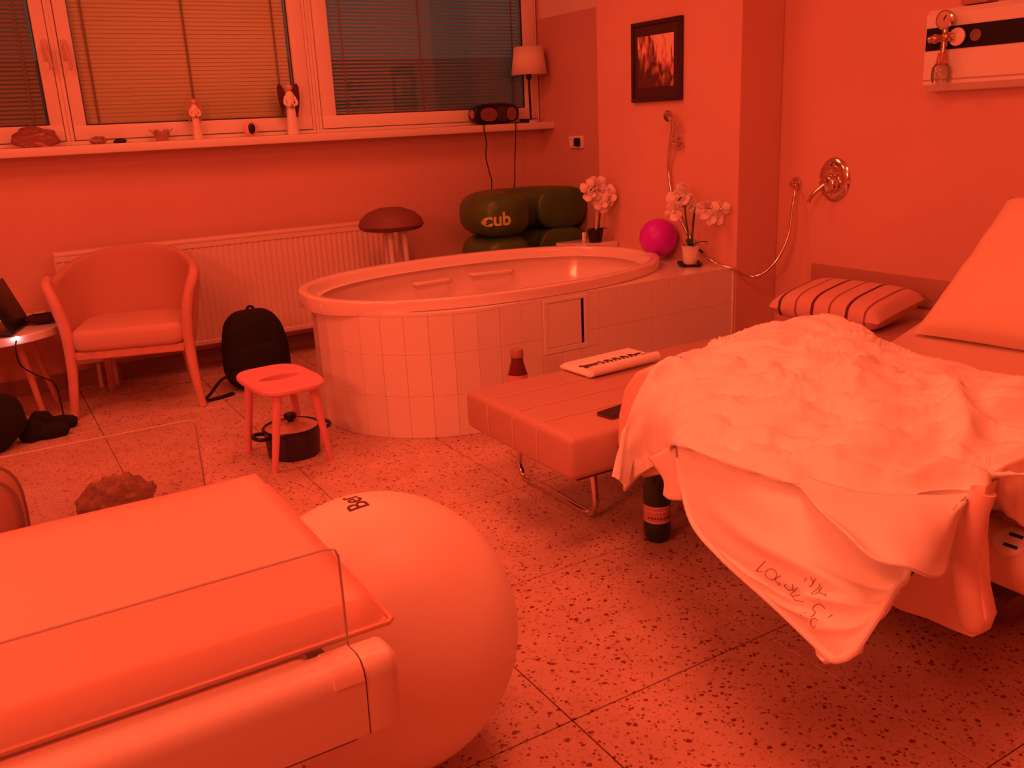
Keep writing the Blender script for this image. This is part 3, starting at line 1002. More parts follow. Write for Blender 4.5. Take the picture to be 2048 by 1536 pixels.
# ================================================================== GREEN INFLATABLE
cub = thing('inflatable_stool', 'large green inflatable birthing seat of stacked tubes, behind the tub', 'inflatable', (3.0, 4.95, 0))
path = [(2.825, 4.66), (2.81, 4.80), (2.82, 4.98), (2.93, 5.08), (3.09, 5.095), (3.21, 5.08), (3.295, 4.99), (3.302, 4.88), (3.30, 4.82)]
Nb = None
front_arm = None
for k, (z0, h) in enumerate(((0.0, 0.315), (0.305, 0.32), (0.615, 0.265))):
    bm = B()
    pp = smooth_path([(x, y, 0) for x, y in path], 6)
    n = len(pp)
    t2 = bmesh.new()
    rings = []
    sg = 20
    for i, p in enumerate(pp):
        d = (pp[min(i+1, n-1)]-pp[max(i-1, 0)]).normalized()
        s = Vector((d.y, -d.x, 0))
        f = min(i, n-1-i)/5.0
        f = 1.0 if f >= 1 else math.sqrt(max(0.02, 1-(1-f)**2))
        ring = []
        for q in range(sg):
            a = 2*PI*q/sg
            cx, sz = math.cos(a), math.sin(a)
            cx = math.copysign(abs(cx)**0.75, cx); sz = math.copysign(abs(sz)**0.75, sz)
            ring.append(t2.verts.new(Vector((p.x, p.y, z0+h/2)) + s*cx*0.185*f + Vector((0, 0, sz*h/2*(0.35+0.65*f)))))
        rings.append(ring)
    for i in range(n-1):
        for q in range(sg):
            t2.faces.new((rings[i][q], rings[i][(q+1) % sg], rings[i+1][(q+1) % sg], rings[i+1][q]))
    t2.faces.new(rings[0][::-1]); t2.faces.new(rings[-1])
    bmesh.ops.recalc_face_normals(t2, faces=t2.faces[:])
    if k == 2:
        front_arm = BVHTree.FromBMesh(t2)
    merge(bm, t2)
    obj('tube_ring', bm, M_GREEN, cub, ang=2.0)
tmsh = text_mesh('cub', 0.11, bold=0.003)
for v in tmsh.verts:
    x0 = 2.71+v.co.x
    zz = 0.735+v.co.y
    hit = front_arm.ray_cast(Vector((x0, 4.0, zz)), Vector((0, 1.0, 0)))
    v.co = hit[0]-Vector((0.4, 1, 0)).normalized()*0.004 if hit[0] else Vector((x0, 4.6, zz))
obj('lettering', tmsh, M_LOGO, cub, False, label='orange cub lettering')

# ================================================================== ORCHIDS
def petal_mesh():
    bm = B()
    def petal(a, L, W, tilt):
        m = Matrix.Rotation(a, 4, 'Z') @ Matrix.Rotation(tilt, 4, 'Y')
        row = [(0.0, 0.10), (0.25, 0.65), (0.55, 1.0), (0.82, 0.8), (1.0, 0.2)]
        vs = []
        for (u, w_) in row:
            z = 0.18*L*u*u
            vs.append([bm.verts.new(m @ Vector((u*L, -w_*W, z))), bm.verts.new(m @ Vector((u*L, 0, z-0.06*L*w_))), bm.verts.new(m @ Vector((u*L, w_*W, z)))])
        for p, q in zip(vs[:-1], vs[1:]):
            bm.faces.new((p[0], q[0], q[1], p[1])); bm.faces.new((p[1], q[1], q[2], p[2]))
    for k, a in enumerate((0, PI)):
        petal(a, 0.036, 0.02, -0.15)
    for a in (PI/2, PI*1.22, PI*1.78):
        petal(a, 0.033, 0.013, -0.05)
    ball(bm, (0, 0, 0.006), 0.006, 8)
    return bm
flower_src = None
def flower(parent, c, toward, scale_=1.0, roll_=0.0):
    global flower_src
    d = Vector(toward).normalized()
    q = d.to_track_quat('Z', 'Y').to_matrix().to_4x4()
    M = parent.matrix_basis.inverted() @ Matrix.Translation(c) @ q @ Matrix.Rotation(roll_, 4, 'Z') @ Matrix.Diagonal((scale_, scale_, scale_, 1))
    if flower_src is None:
        o = obj('flower', petal_mesh(), M_PETAL, parent, local=True)
        so_ = o.modifiers.new('t', 'SOLIDIFY'); so_.thickness = 0.0012
        flower_src = o
    else:
        o = flower_src.copy(); COL.objects.link(o); o.parent = parent
    o.matrix_basis = M
def leaf(bm, base, tip, w_):
    base, tip = Vector(base), Vector(tip)
    d = tip-base
    s = d.cross(Vector((0, 0, 1))).normalized()
    vs = []
    for k in range(7):
        u = k/6
        p = base+d*u+Vector((0, 0, 0.05*math.sin(u*PI)*d.length*4*0.5))
        ww = w_*math.sin(PI*(0.12+0.86*u))
        vs.append([bm.verts.new(p-s*ww), bm.verts.new(p-Vector((0, 0, 0.004))), bm.verts.new(p+s*ww)])
    for p, q in zip(vs[:-1], vs[1:]):
        bm.faces.new((p[0], q[0], q[1], p[1])); bm.faces.new((p[1], q[1], q[2], p[2]))
or1 = thing('potted_orchid', 'white orchid in a dark pot on the back corner of the tub deck', 'orchid', (3.10, 4.2, 0.60))
bm = B(); lathe(bm, [(0.0, 0.600), (0.036, 0.600), (0.046, 0.66), (0.048, 0.676), (0.043, 0.676), (0.04, 0.655), (0, 0.65)], (3.10, 4.23, 0), 24); obj('pot', bm, M_BLACKP, or1)
bm = B(); box(bm, (3.03, 4.25, 0.600), (3.05, 4.27, 0.66), 0.004, 1); obj('plant_tag', bm, M_WHITE, or1, label='white plant tag')
bm = B(); tube(bm, [(3.12, 4.23, 0.65), (3.13, 4.22, 0.78), (3.125, 4.205, 0.88), (3.08, 4.19, 0.925), (3.03, 4.18, 0.90)], 0.004, 7, 5); obj('flower_stem', bm, M_LEAF, or1)
bm = B(); tube(bm, [(3.095, 4.22, 0.65), (3.10, 4.21, 0.79)], 0.006, 7); obj('support_stick', bm, mat('pale_stick', (0.8, 0.6, 0.5), 0.6), or1, label='pale support stick')
camv = Vector((0, 0, 1.3))
rnd = random.Random(3)
for p in [(3.029, 4.2, 0.925), (3.068, 4.2, 0.935), (3.110, 4.2, 0.932), (3.040, 4.2, 0.88), (3.085, 4.2, 0.888), (3.130, 4.19, 0.845), (3.150, 4.19, 0.838), (3.124, 4.18, 0.806), (3.150, 4.18, 0.90), (3.165, 4.17, 0.868), (3.105, 4.18, 0.83)]:
    tv = (camv-Vector(p))+Vector((rnd.uniform(-1.3, 1.3), rnd.uniform(-0.8, 0.8), rnd.uniform(-1.2, 0.8)))
    flower(or1, p, tv, rnd.uniform(1.1, 1.4), rnd.uniform(0, 6))
bm = B()
leaf(bm, (3.10, 4.23, 0.67), (3.02, 4.20, 0.675), 0.014); leaf(bm, (3.10, 4.23, 0.67), (3.17, 4.2, 0.675), 0.014)
obj('leaves', bm, M_LEAF, or1)

or2 = thing('potted_orchid', 'white orchid in a white pot on the front corner of the tub deck', 'orchid', (3.10, 3.44, DZ))
OX, OY = 3.105, 3.43
bm = B(); lathe(bm, [(0.0, DZ+0.012), (0.034, DZ+0.012), (0.043, DZ+0.09), (0.045, DZ+0.105), (0.04, DZ+0.105), (0.038, DZ+0.09), (0, DZ+0.085)], (OX, OY, 0), 28); obj('pot', bm, M_WHITE, or2)
bm = B()
for a in (3.4, 4.6, 0.3, 1.8):
    ball(bm, (OX+0.062*math.cos(a), OY+0.062*math.sin(a), DZ+0.010), 0.014, 12, (1.2, 1.2, 0.7))
lathe(bm, [(0, DZ+0.002), (0.06, DZ+0.002), (0.06, DZ+0.012), (0, DZ+0.012)], (OX, OY, 0), 20)
obj('dark_saucer', bm, M_BLACKP, or2)
bm = B(); tube(bm, [(OX+0.005, OY, DZ+0.09), (OX+0.015, OY, 0.74), (OX+0.02, OY-0.01, 0.83), (OX+0.05, OY-0.03, 0.86), (OX+0.10, OY-0.07, 0.83)], 0.0055, 7, 5); obj('flower_stem', bm, M_LEAF, or2)
bm = B(); tube(bm, [(OX-0.005, OY, DZ+0.09), (OX-0.03, OY, 0.78), (OX-0.05, OY, 0.90), (OX-0.09, OY-0.01, 0.885)], 0.004, 7, 5); obj('flower_stem', bm, M_LEAF, or2)
bm = B()
for (dx, dy, dz) in ((-0.07, -0.02, 0.0), (0.075, -0.03, -0.06), (0.06, -0.06, 0.01), (0.03, 0.05, 0.02), (-0.04, -0.06, -0.005)):
    leaf(bm, (OX, OY, DZ+0.10), (OX+dx, OY+dy, DZ+0.112+dz), 0.02)
o = obj('leaves', bm, M_LEAF, or2)
for p in [(3.025, 3.45, 0.896), (3.060, 3.45, 0.92), (3.02, 3.45, 0.86), (3.07, 3.44, 0.885), (3.04, 3.42, 0.905), (3.000, 3.44, 0.83),
          (3.12, 3.42, 0.850), (3.10, 3.33, 0.835), (3.135, 3.32, 0.845), (3.12, 3.32, 0.80), (3.165, 3.31, 0.818), (3.15, 3.30, 0.79), (3.175, 3.29, 0.835)]:
    tv = (camv-Vector(p))+Vector((rnd.uniform(-1.3, 1.3), rnd.uniform(-0.8, 0.8), rnd.uniform(-1.2, 0.8)))
    flower(or2, p, tv, rnd.uniform(1.1, 1.4), rnd.uniform(0, 6))

# pink ball
bm = B(); ball(bm, (3.118, 3.695, DZ+0.118), 0.1, 32, (1, 1, 1))
o = obj('pink_ball', bm, M_PINK, None); tag(o, 'small magenta ball on the tub deck between the two orchids', 'ball')

# ================================================================== SHOWER HOSE, HAND SHOWER, MIXER
sw = thing('hand_shower', 'chrome hand shower on a wall holder with a long metal hose looping to the outlet', 'shower', (3.19, 3.68, 1.15))
hose = [(3.485, 3.10, 0.94), (3.45, 3.075, 0.905), (3.43, 3.07, 0.82), (3.40, 3.06, 0.70), (3.355, 3.075, 0.60), (3.31, 3.118, 0.525), (3.27, 3.178, 0.503), (3.205, 3.224, 0.543), (3.155, 3.31, 0.573),
        (3.16, 3.419, 0.618), (3.178, 3.517, 0.677), (3.19, 3.598, 0.76), (3.2, 3.669, 0.846), (3.2, 3.697, 0.935), (3.2, 3.71, 1.037), (3.185, 3.683, 1.134)]
bm = B(); tube(bm, hose, 0.0075, 10, 8); obj('hose', bm, M_CHROME, sw)
bm = B()
tube(bm, [(3.185, 3.683, 1.125), (3.188, 3.667, 1.19), (3.185, 3.655, 1.245), (3.17, 3.648, 1.275), (3.15, 3.645, 1.285)], [0.009, 0.011, 0.013, 0.017, 0.02], 12, 4)
obj('handset', bm, M_CHROME, sw)
bm = B(); lathe(bm, [(0, -0.008), (0.026, -0.008), (0.030, 0.0), (0.026, 0.012), (0, 0.018)], (0, 0, 0), 20, mtx=Matrix.Translation((3.143, 3.643, 1.284)) @ Matrix.Rotation(-1.9, 4, 'Y')); obj('spray_face', bm, M_CHROME, sw)
bm = B(); lathe(bm, [(0.03, 0), (0.03, 0.01), (0.026, 0.02), (0.018, 0.034), (0, 0.036)], (0, 0, 0), 20, mtx=Matrix.Translation((3.219, 3.635, 1.15)) @ Matrix.Rotation(-PI/2, 4, 'Y'))
tube(bm, [(3.19, 3.635, 1.15), (3.185, 3.66, 1.15), (3.186, 3.68, 1.148)], 0.01, 8); obj('wall_holder', bm, M_CHROME, sw)
bm = B(); lathe(bm, [(0.032, 0), (0.032, 0.006), (0.026, 0.018), (0.016, 0.028), (0.012, 0.04), (0, 0.042)], (0, 0, 0), 24, mtx=Matrix.Translation((3.499, 3.11, 0.942)) @ Matrix.Rotation(-PI/2, 4, 'Y')); obj('hose_outlet', bm, M_CHROME, sw)
mx_ = thing('shower_mixer', 'round chrome shower mixer with a lever on the right wall', 'mixer', (3.5, 2.885, 0.97))
RY = Matrix.Translation((3.499, 2.885, 0.965)) @ Matrix.Rotation(-PI/2, 4, 'Y')
bm = B(); lathe(bm, [(0.088, 0), (0.088, 0.004), (0.08, 0.012), (0.06, 0.016), (0, 0.017)], (0, 0, 0), 40, sy=1.0, sx=1.15, mtx=RY); obj('wall_plate', bm, M_CHROME, mx_)
bm = B(); lathe(bm, [(0.045, 0.014), (0.045, 0.04), (0.038, 0.05), (0.03, 0.055), (0, 0.058)], (-0.02, 0, 0), 28, mtx=RY); obj('control_knob', bm, M_CHROME, mx_)
bm = B(); lathe(bm, [(0.018, 0.014), (0.018, 0.03), (0, 0.034)], (0.055, 0, 0), 18, mtx=RY); obj('diverter', bm, M_CHROME, mx_)
bm = B(); tube(bm, [(3.45, 2.90, 0.945), (3.42, 2.94, 0.90), (3.41, 2.955, 0.865)], [0.011, 0.010, 0.009], 10, 3); obj('lever', bm, M_CHROME, mx_)

# ================================================================== PICTURE on the pier
pic = thing('framed_picture', 'dark-framed painting of pale flame-like shapes on the pier', 'picture', (3.22, 3.817, 1.56))
PY0, PY1, PZ0, PZ1 = 3.62, 4.015, 1.36, 1.76
bm = B()
fw = 0.022
for a_, b_ in (((3.198, PY0, PZ0), (3.2195, PY1, PZ0+fw)), ((3.198, PY0, PZ1-fw), (3.2195, PY1, PZ1)), ((3.198, PY0, PZ0+fw), (3.2195, PY0+fw, PZ1-fw)), ((3.198, PY1-fw, PZ0+fw), (3.2195, PY1, PZ1-fw))):
    box(bm, a_, b_, 0.002, 1)
obj('frame', bm, mat('dark_frame', (0.04, 0.02, 0.02), 0.35), pic)
bm = B(); box(bm, (3.206, PY0+fw, PZ0+fw), (3.2195, PY1-fw, PZ1-fw)); obj('mat_board', bm, mat('dark_mat_board', (0.055, 0.02, 0.025), 0.7), pic, False)
bm = B(); box(bm, (3.204, PY0+0.058, PZ0+0.072), (3.2062, PY1-0.052, PZ1-0.072))
mp = bpy.data.materials.new('painting'); mp.use_nodes = True
nt = mp.node_tree; bs_ = nt.nodes['Principled BSDF']; bs_.inputs['Roughness'].default_value = 0.5
g_ = nt.nodes.new('ShaderNodeNewGeometry'); mpp = nt.nodes.new('ShaderNodeMapping'); mpp.inputs['Rotation'].default_value = (0.5, 0, 0); mpp.inputs['Scale'].default_value = (1, 2.0, 1.0)
nz = nt.nodes.new('ShaderNodeTexNoise'); nz.inputs['Scale'].default_value = 9; nz.inputs['Detail'].default_value = 5; nz.inputs['Distortion'].default_value = 1.2
nt.links.new(g_.outputs['Position'], mpp.inputs['Vector']); nt.links.new(mpp.outputs[0], nz.inputs['Vector'])
sx_ = nt.nodes.new('ShaderNodeSeparateXYZ'); nt.links.new(g_.outputs['Position'], sx_.inputs[0])
ma = nt.nodes.new('ShaderNodeMath'); ma.operation = 'MULTIPLY_ADD'; ma.inputs[1].default_value = 1.3; ma.inputs[2].default_value = -1.3*1.585
nt.links.new(sx_.outputs['Z'], ma.inputs[0])
mb = nt.nodes.new('ShaderNodeMath'); mb.operation = 'MULTIPLY_ADD'; mb.inputs[1].default_value = -0.75; mb.inputs[2].default_value = 0.75*3.82
nt.links.new(sx_.outputs['Y'], mb.inputs[0])
ad = nt.nodes.new('ShaderNodeMath'); nt.links.new(ma.outputs[0], ad.inputs[0]); nt.links.new(mb.outputs[0], ad.inputs[1])
ad2 = nt.nodes.new('ShaderNodeMath'); nt.links.new(ad.outputs[0], ad2.inputs[0]); nt.links.new(nz.outputs['Fac'], ad2.inputs[1])
rp = nt.nodes.new('ShaderNodeValToRGB')
rp.color_ramp.elements[0].position = 0.37; rp.color_ramp.elements[0].color = (0.10, 0.03, 0.03, 1)
rp.color_ramp.elements[1].position = 0.60; rp.color_ramp.elements[1].color = (0.85, 0.62, 0.5, 1)
e_ = rp.color_ramp.elements.new(0.46); e_.color = (0.32, 0.16, 0.11, 1)
e_ = rp.color_ramp.elements.new(0.53); e_.color = (0.78, 0.30, 0.26, 1)
nt.links.new(ad2.outputs[0], rp.inputs[0]); nt.links.new(rp.outputs[0], bs_.inputs['Base Color'])
obj('painted_sheet', bm, mp, pic, False)

# ================================================================== WALL RAIL (medical supply unit)
rl = thing('medical_wall_rail', 'white medical supply rail with a black band, high on the right wall', 'rail', (3.5, 2.0, 1.48))
RY1, RY0 = 2.405, 0.7
prf = [(3.499, 1.33), (3.44, 1.335), (3.415, 1.36), (3.41, 1.62), (3.43, 1.64), (3.499, 1.645)]
bm = B(); prism(bm, prf, RY0, RY1, 'y', 0.0)
obj('housing', bm, M_WHITE, rl, False)
bm = B(); box(bm, (3.4085, RY0, 1.488), (3.412, RY1-0.004, 1.572), 0.0, 1); obj('black_band', bm, M_BLACKP, rl, False)
bm = B(); box(bm, (3.4088, RY0, 1.376), (3.4108, RY1, 1.379)); obj('groove', bm, mat('groove_grey', (0.5, 0.42, 0.38), 0.6), rl, False)
bm = B()
def facing(y, z, x=3.409):
    return Matrix.Translation((x, y, z)) @ Matrix.Rotation(-PI/2, 4, 'Y')
lathe(bm, [(0.022, 0), (0.022, 0.004), (0.015, 0.004), (0.013, 0.001), (0, 0.001)], (0, 0, 0), 20, mtx=facing(2.19, 1.53)); obj('gas_outlet', bm, mat('outlet_grey', (0.22, 0.16, 0.13), 0.4), rl)
fm = thing('oxygen_flowmeter', 'brassy oxygen flowmeter with round gauge and clear cup plugged into the wall rail', 'flowmeter', (3.40, 2.31, 1.52))
bm = B(); lathe(bm, [(0.034, 0), (0.034, 0.012), (0.030, 0.014), (0, 0.014)], (0, 0, 0), 24, mtx=facing(2.295, 1.595, 3.372)); obj('gauge', bm, mat('gauge_face', (0.62, 0.42, 0.36), 0.3), fm)
bm = B(); lathe(bm, [(0.035, 0.004), (0.036, 0.013), (0.031, 0.016), (0.031, 0.0145)], (0, 0, 0), 24, mtx=facing(2.295, 1.595, 3.372), cap=False); obj('gauge_bezel', bm, M_CHROME, fm)
bm = B(); tube(bm, [(3.3575, 2.296, 1.593), (3.3570, 2.287, 1.610)], 0.0022, 6); obj('needle', bm, M_BLACKP, fm)
bm = B()
tube(bm, [(3.38, 2.365, 1.528), (3.38, 2.26, 1.532)], 0.014, 12); tube(bm, [(3.409, 2.30, 1.53), (3.36, 2.30, 1.53)], 0.013, 12); tube(bm, [(3.375, 2.296, 1.585), (3.375, 2.298, 1.47)], 0.012, 12)
ball(bm, (3.372, 2.335, 1.529), 0.018, 14); ball(bm, (3.368, 2.285, 1.532), 0.019, 14)
obj('valve_body', bm, mat('brass_chrome', (0.7, 0.5, 0.4), 0.15, metal=1.0), fm)
bm = B(); lathe(bm, [(0.033, 0), (0.033, 0.008), (0.02, 0.010), (0, 0.010)], (0, 0, 0), 24, mtx=facing(2.258, 1.53, 3.398)); obj('knob_disc', bm, M_WHITE, fm)
bm = B(); lathe(bm, [(0.015, 1.475), (0.021, 1.44), (0.024, 1.434), (0.018, 1.43), (0.0, 1.43)], (3.372, 2.299, 0), 20); obj('flow_tube', bm, mat('tinted_tube', (0.75, 0.35, 0.28), 0.1, trans=0.6), fm)
bm = B(); lathe(bm, [(0.022, 1.436), (0.034, 1.42), (0.036, 1.385), (0.030, 1.365), (0.0, 1.362)], (3.372, 2.299, 0), 24, cap=False); obj('humidifier_cup', bm, M_CLEAR, fm)
bm = B(); box(bm, (3.43, 2.17, 1.645), (3.499, 2.28, 1.72), 0.006, 2); o = obj('small_box', bm, mat('dull_red_card', (0.45, 0.25, 0.22), 0.7), None); tag(o, 'small dull box on top of the wall rail, cut by the top edge', 'box')
bm = B(); box(bm, (3.42, 2.03, 1.645), (3.499, 2.075, 1.73), 0.006, 2); o = obj('black_box', bm, M_BLACKP, None); tag(o, 'black box on top of the wall rail in the top right corner', 'box')
# thin dark strip on the right wall above the daybed
bm = B(); box(bm, (3.482, 2.25, 0.44), (3.499, 2.985, 0.563), 0.004, 2); o = obj('dark_wall_strip', bm, mat('dark_strip', (0.46, 0.24, 0.2), 0.5), None); tag(o, 'low dark flat strip on the right wall behind the striped cushion', 'board')
# socket on the right wall beyond the pier
so_t = thing('wall_socket', 'white double wall socket with a black plug, right of the windowsill', 'socket', (3.49, 4.95, 1.15))
bm = B(); box(bm, (3.482, 4.87, 1.105), (3.4955, 5.03, 1.185), 0.005, 2); obj('socket_plate', bm, M_WHITE, so_t)
bm = B(); lathe(bm, [(0.024, 0), (0.024, 0.003), (0.021, 0.003), (0.02, 0.0005), (0, 0.0005)], (0, 0, 0), 20, mtx=facing(4.99, 1.146, 3.482)); obj('socket_well', bm, M_WHITE, so_t)
bm = B(); box(bm, (3.445, 4.893, 1.118), (3.482, 4.925, 1.172), 0.008, 2); obj('black_plug', bm, M_BLACKP, so_t)

# ================================================================== WINDOWSILL THINGS
SY = 5.27
bm = B()
lumpy(bm, (0.375, SY+0.0, SILL+0.045), 0.055, (1.9, 0.8, 0.95), 0.35, 1.8, 2.2, 26, zmin=SILL+0.001)
o = obj('crystal_lump', bm, mat('rosy_crystal', (0.62, 0.30, 0.28), 0.12, trans=0.75), None); tag(o, 'rosy translucent crystal lump at the left end of the windowsill', 'ornament')
bm = B(); lumpy(bm, (0.665, SY, SILL+0.018), 0.028, (1.5, 0.8, 0.8), 0.35, 2.2, 4.1, 18, zmin=SILL+0.001)
o = obj('brown_stone', bm, mat('brown_shiny_stone', (0.38, 0.18, 0.14), 0.15, var=0.4, vscale=40), None); tag(o, 'shiny brown stone on the sill next to a smaller black one', 'stone')
bm = B(); lumpy(bm, (0.772, SY, SILL+0.011), 0.02, (1.6, 0.8, 0.65), 0.3, 2.0, 6.1, 16, zmin=SILL+0.001)
o = obj('black_stone', bm, M_BLACKP, None); tag(o, 'small black stone on the sill under the middle window', 'stone')
cd = thing('glass_candle_holder', 'rosy glass flower candle holder on the windowsill', 'candle holder', (0.985, SY, SILL))
bm = B(); lathe(bm, [(0, SILL+0.001), (0.03, SILL+0.001), (0.04, SILL+0.03), (0.036, SILL+0.05), (0.03, SILL+0.03), (0, SILL+0.015)], (0.985, SY, 0), 20); obj('bowl', bm, mat('rosy_glass', (0.75, 0.42, 0.36), 0.1, trans=0.5), cd)
bm = B()
for k in range(6):
    a = k*PI/3
    leaf(bm, (0.985+0.03*math.cos(a), SY+0.03*math.sin(a), SILL+0.02), (0.985+0.062*math.cos(a), SY+0.05*math.sin(a), SILL+0.062), 0.016)
o = obj('petals', bm, mat('rosy_glass_petal', (0.72, 0.42, 0.36), 0.15, trans=0.3), cd)
om = o.modifiers.new('t', 'SOLIDIFY'); om.thickness = 0.003
def angel(name_, label, x, h, wm, dark, wing):
    t = thing(name_, label, 'figurine', (x, SY, SILL))
    s = h/0.29
    bm = B(); lathe(bm, [(0, 0), (0.034*s, 0), (0.035*s, 0.02*s), (0.027*s, 0.12*s), (0.022*s, 0.17*s), (0.03*s, 0.215*s), (0.02*s, 0.235*s), (0.009*s, 0.245*s), (0, 0.246*s)], (x, SY, SILL+0.001), 20, sy=0.75); obj('robe', bm, M_WHITE if not dark else mat('cream_gloss', (0.86, 0.74, 0.66), 0.3), t)
    bm = B(); ball(bm, (x, SY, SILL+0.262*s), 0.02*s, 14); obj('head', bm, mat('figurine_face', (0.72, 0.42, 0.34), 0.5), t)
    for sg_ in (-1, 1):
        bm = B()
        ol_ = [(0.012, 0.22), (0.04, 0.275), (0.058, 0.288), (0.07, 0.265), (0.07, 0.21), (0.062, 0.16), (0.05, 0.115), (0.042, 0.12), (0.03, 0.17)]
        prism(bm, [(x+sg_*a*s*wing, SILL+b*s) for a, b in ol_], SY+0.012, SY+0.02, 'y', 0)
        obj('wing', bm, wm, t)
    bm = B(); ball(bm, (x, SY-0.024*s, SILL+0.16*s), 0.012*s, 10); obj('praying_hands', bm, mat('figurine_hands', (0.45, 0.2, 0.17), 0.5), t)
    for sg_ in (-1, 1):
        bm = B(); tube(bm, [(x+sg_*0.024*s, SY, SILL+0.215*s), (x+sg_*0.036*s, SY-0.012*s, SILL+0.175*s), (x+sg_*0.008*s, SY-0.022*s, SILL+0.16*s)], 0.009*s, 8, 3); obj('sleeve', bm, M_WHITE, t)
    return t
angel('angel_figurine', 'taller white angel figurine with dark wings, near the window mullion', 1.715, 0.285, mat('dark_wing', (0.09, 0.02, 0.02), 0.5), False, 0.92)
angel('angel_figurine', 'smaller pale angel figurine with reddish wings under the middle window', 1.175, 0.218, mat('rosy_wing', (0.5, 0.26, 0.22), 0.5), True, 0.78)
hh = thing('stone_nest', 'pale egg-shaped holder with a black hollow, between the two angels', 'ornament', (1.468, SY, SILL))
bm = B(); ball(bm, (1.468, SY, SILL+0.042), 0.041, 22, (1.0, 0.55, 1.02)); obj('shell', bm, mat('pale_shell', (0.78, 0.5, 0.42), 0.4), hh)
bm = B(); ball(bm, (1.470, SY-0.0165, SILL+0.043), 0.03, 18, (0.72, 0.3, 1.0)); obj('black_hollow', bm, M_BLACKP, hh)
# radio
rd_ = thing('radio', 'black oval portable radio standing on the windowsill', 'radio', (3.06, SY, SILL))
bm = B()
ol_ = [(3.06+px*0.168, SILL+0.066+pz*0.065) for px, pz in sup_outline(1, 1, 3.0, 40)]
prism(bm, ol_, SY-0.055, SY+0.04, 'y', 0.012, 3); obj('case', bm, M_BLACKP, rd_)
M_SPK = mat('speaker_grille', (0.24, 0.10, 0.12), 0.35)
for (x0, hx, lab) in ((2.995, 0.062, None), (3.165, 0.036, None)):
    bm = B()
    prism(bm, [(x0+px*hx, SILL+0.062+pz*0.042) for px, pz in sup_outline(1, 1, 2.4, 28)], SY-0.059, SY-0.054, 'y', 0.0015, 1); obj('speaker', bm, M_SPK, rd_)
bm = B(); box(bm, (3.06, SY-0.058, SILL+0.02), (3.125, SY-0.054, SILL+0.11), 0.002, 1); obj('front_panel', bm, M_DARK, rd_)
bm = B(); tube(bm, [(2.905, SY-0.02, SILL+0.07), (2.886, SY-0.02, SILL+0.066)], 0.026, 14); obj('end_cap', bm, mat('radio_end', (0.45, 0.22, 0.18), 0.4), rd_)
bm = B(); tube(bm, [(2.96, 5.215, SILL+0.006), (2.945, 5.197, SILL+0.004), (2.94, 5.192, 1.25), (2.952, 5.192, 1.171), (2.943, 5.192, 1.078), (2.963, 5.192, 0.982), (2.975, 5.192, 0.89), (2.98, 5.30, 0.6), (3.0, 5.33, 0.3)], 0.0038, 6, 5); obj('power_cord', bm, M_BLACKP, rd_)
# lamp
lm = thing('table_lamp', 'small table lamp with white cone shade, right end of the windowsill', 'lamp', (3.35, SY, SILL))
LX = 3.348
bm = B(); lathe(bm, [(0, 0), (0.045, 0), (0.045, 0.008), (0.012, 0.016), (0, 0.016)], (LX, SY, SILL+0.001), 28); obj('base', bm, M_WHITE, lm)
bm = B(); tube(bm, [(LX, SY, SILL+0.014), (LX-0.004, SY, SILL+0.30)], 0.0075, 10); lathe(bm, [(0.009, 0.27), (0.018, 0.285), (0.018, 0.315), (0.009, 0.325)], (LX-0.003, SY, SILL), 14); obj('stem', bm, M_BLACKP, lm)
bm = B(); lathe(bm, [(0.118, SILL+0.302), (0.096, SILL+0.475)], (LX, SY, 0), 40, cap=False)
o = obj('shade', bm, M_SHADE, lm); sm = o.modifiers.new('t', 'SOLIDIFY'); sm.thickness = 0.0015
bm = B(); tube(bm, [(LX-0.095, SY, SILL+0.47), (LX+0.095, SY, SILL+0.47)], 0.002, 6); tube(bm, [(LX, SY-0.095, SILL+0.47), (LX, SY+0.095, SILL+0.47)], 0.002, 6); tube(bm, [(LX, SY, SILL+0.31), (LX, SY, SILL+0.47)], 0.003, 6); obj('shade_fitting', bm, M_BLACKP, lm)
bm = B(); tube(bm, [(LX-0.04, SY-0.02, SILL+0.005), (3.24, 5.23, SILL+0.004), (3.185, 5.197, SILL+0.004), (3.178, 5.192, 1.25), (3.174, 5.192, 1.175), (3.158, 5.192, 1.017), (3.15, 5.192, 0.90), (3.15, 5.3, 0.6)], 0.0035, 6, 5); obj('power_cord', bm, M_BLACKP, lm)
bm = B(); box(bm, (3.26, 5.235, SILL+0.001), (3.315, 5.275, SILL+0.026), 0.004, 2); o = obj('plug_adapter', bm, M_BLACKP, None); tag(o, 'small black adapter on the sill between radio and lamp', 'adapter')

# ================================================================== DAYBED / BENCH
bn = thing('daybed', 'long low upholstered bench with tubular runners in front of the tub', 'bench', (2.4, 2.36, 0))
BX0, BX1, BY0, BY1, BZ0, BZ1 = 1.385, 3.44, 2.035, 2.685, 0.262, 0.40
bm = B(); box(bm, (BX0, BY0, BZ0), (BX1, BY1, BZ1), 0.022, 3); obj('cushion', bm, M_LEATHER, bn)
for y in (2.215, 2.36, 2.52):
    bm = B()
    tube(bm, [(BX0-0.001, y, BZ0+0.02), (BX0-0.0015, y, BZ1-0.024), (BX0+0.012, y, BZ1-0.006), (BX0+0.024, y, BZ1+0.0005), (BX1-0.02, y, BZ1+0.0005)], 0.0035, 6, 0, flat=1.0)
    obj('piping', bm, M_PIPING, bn)
bm = B(); box(bm, (BX0+0.05, BY0+0.04, BZ0-0.02), (BX1-0.05, BY1-0.04, BZ0+0.004), 0.003, 1); obj('base_board', bm, M_BEDDK, bn)
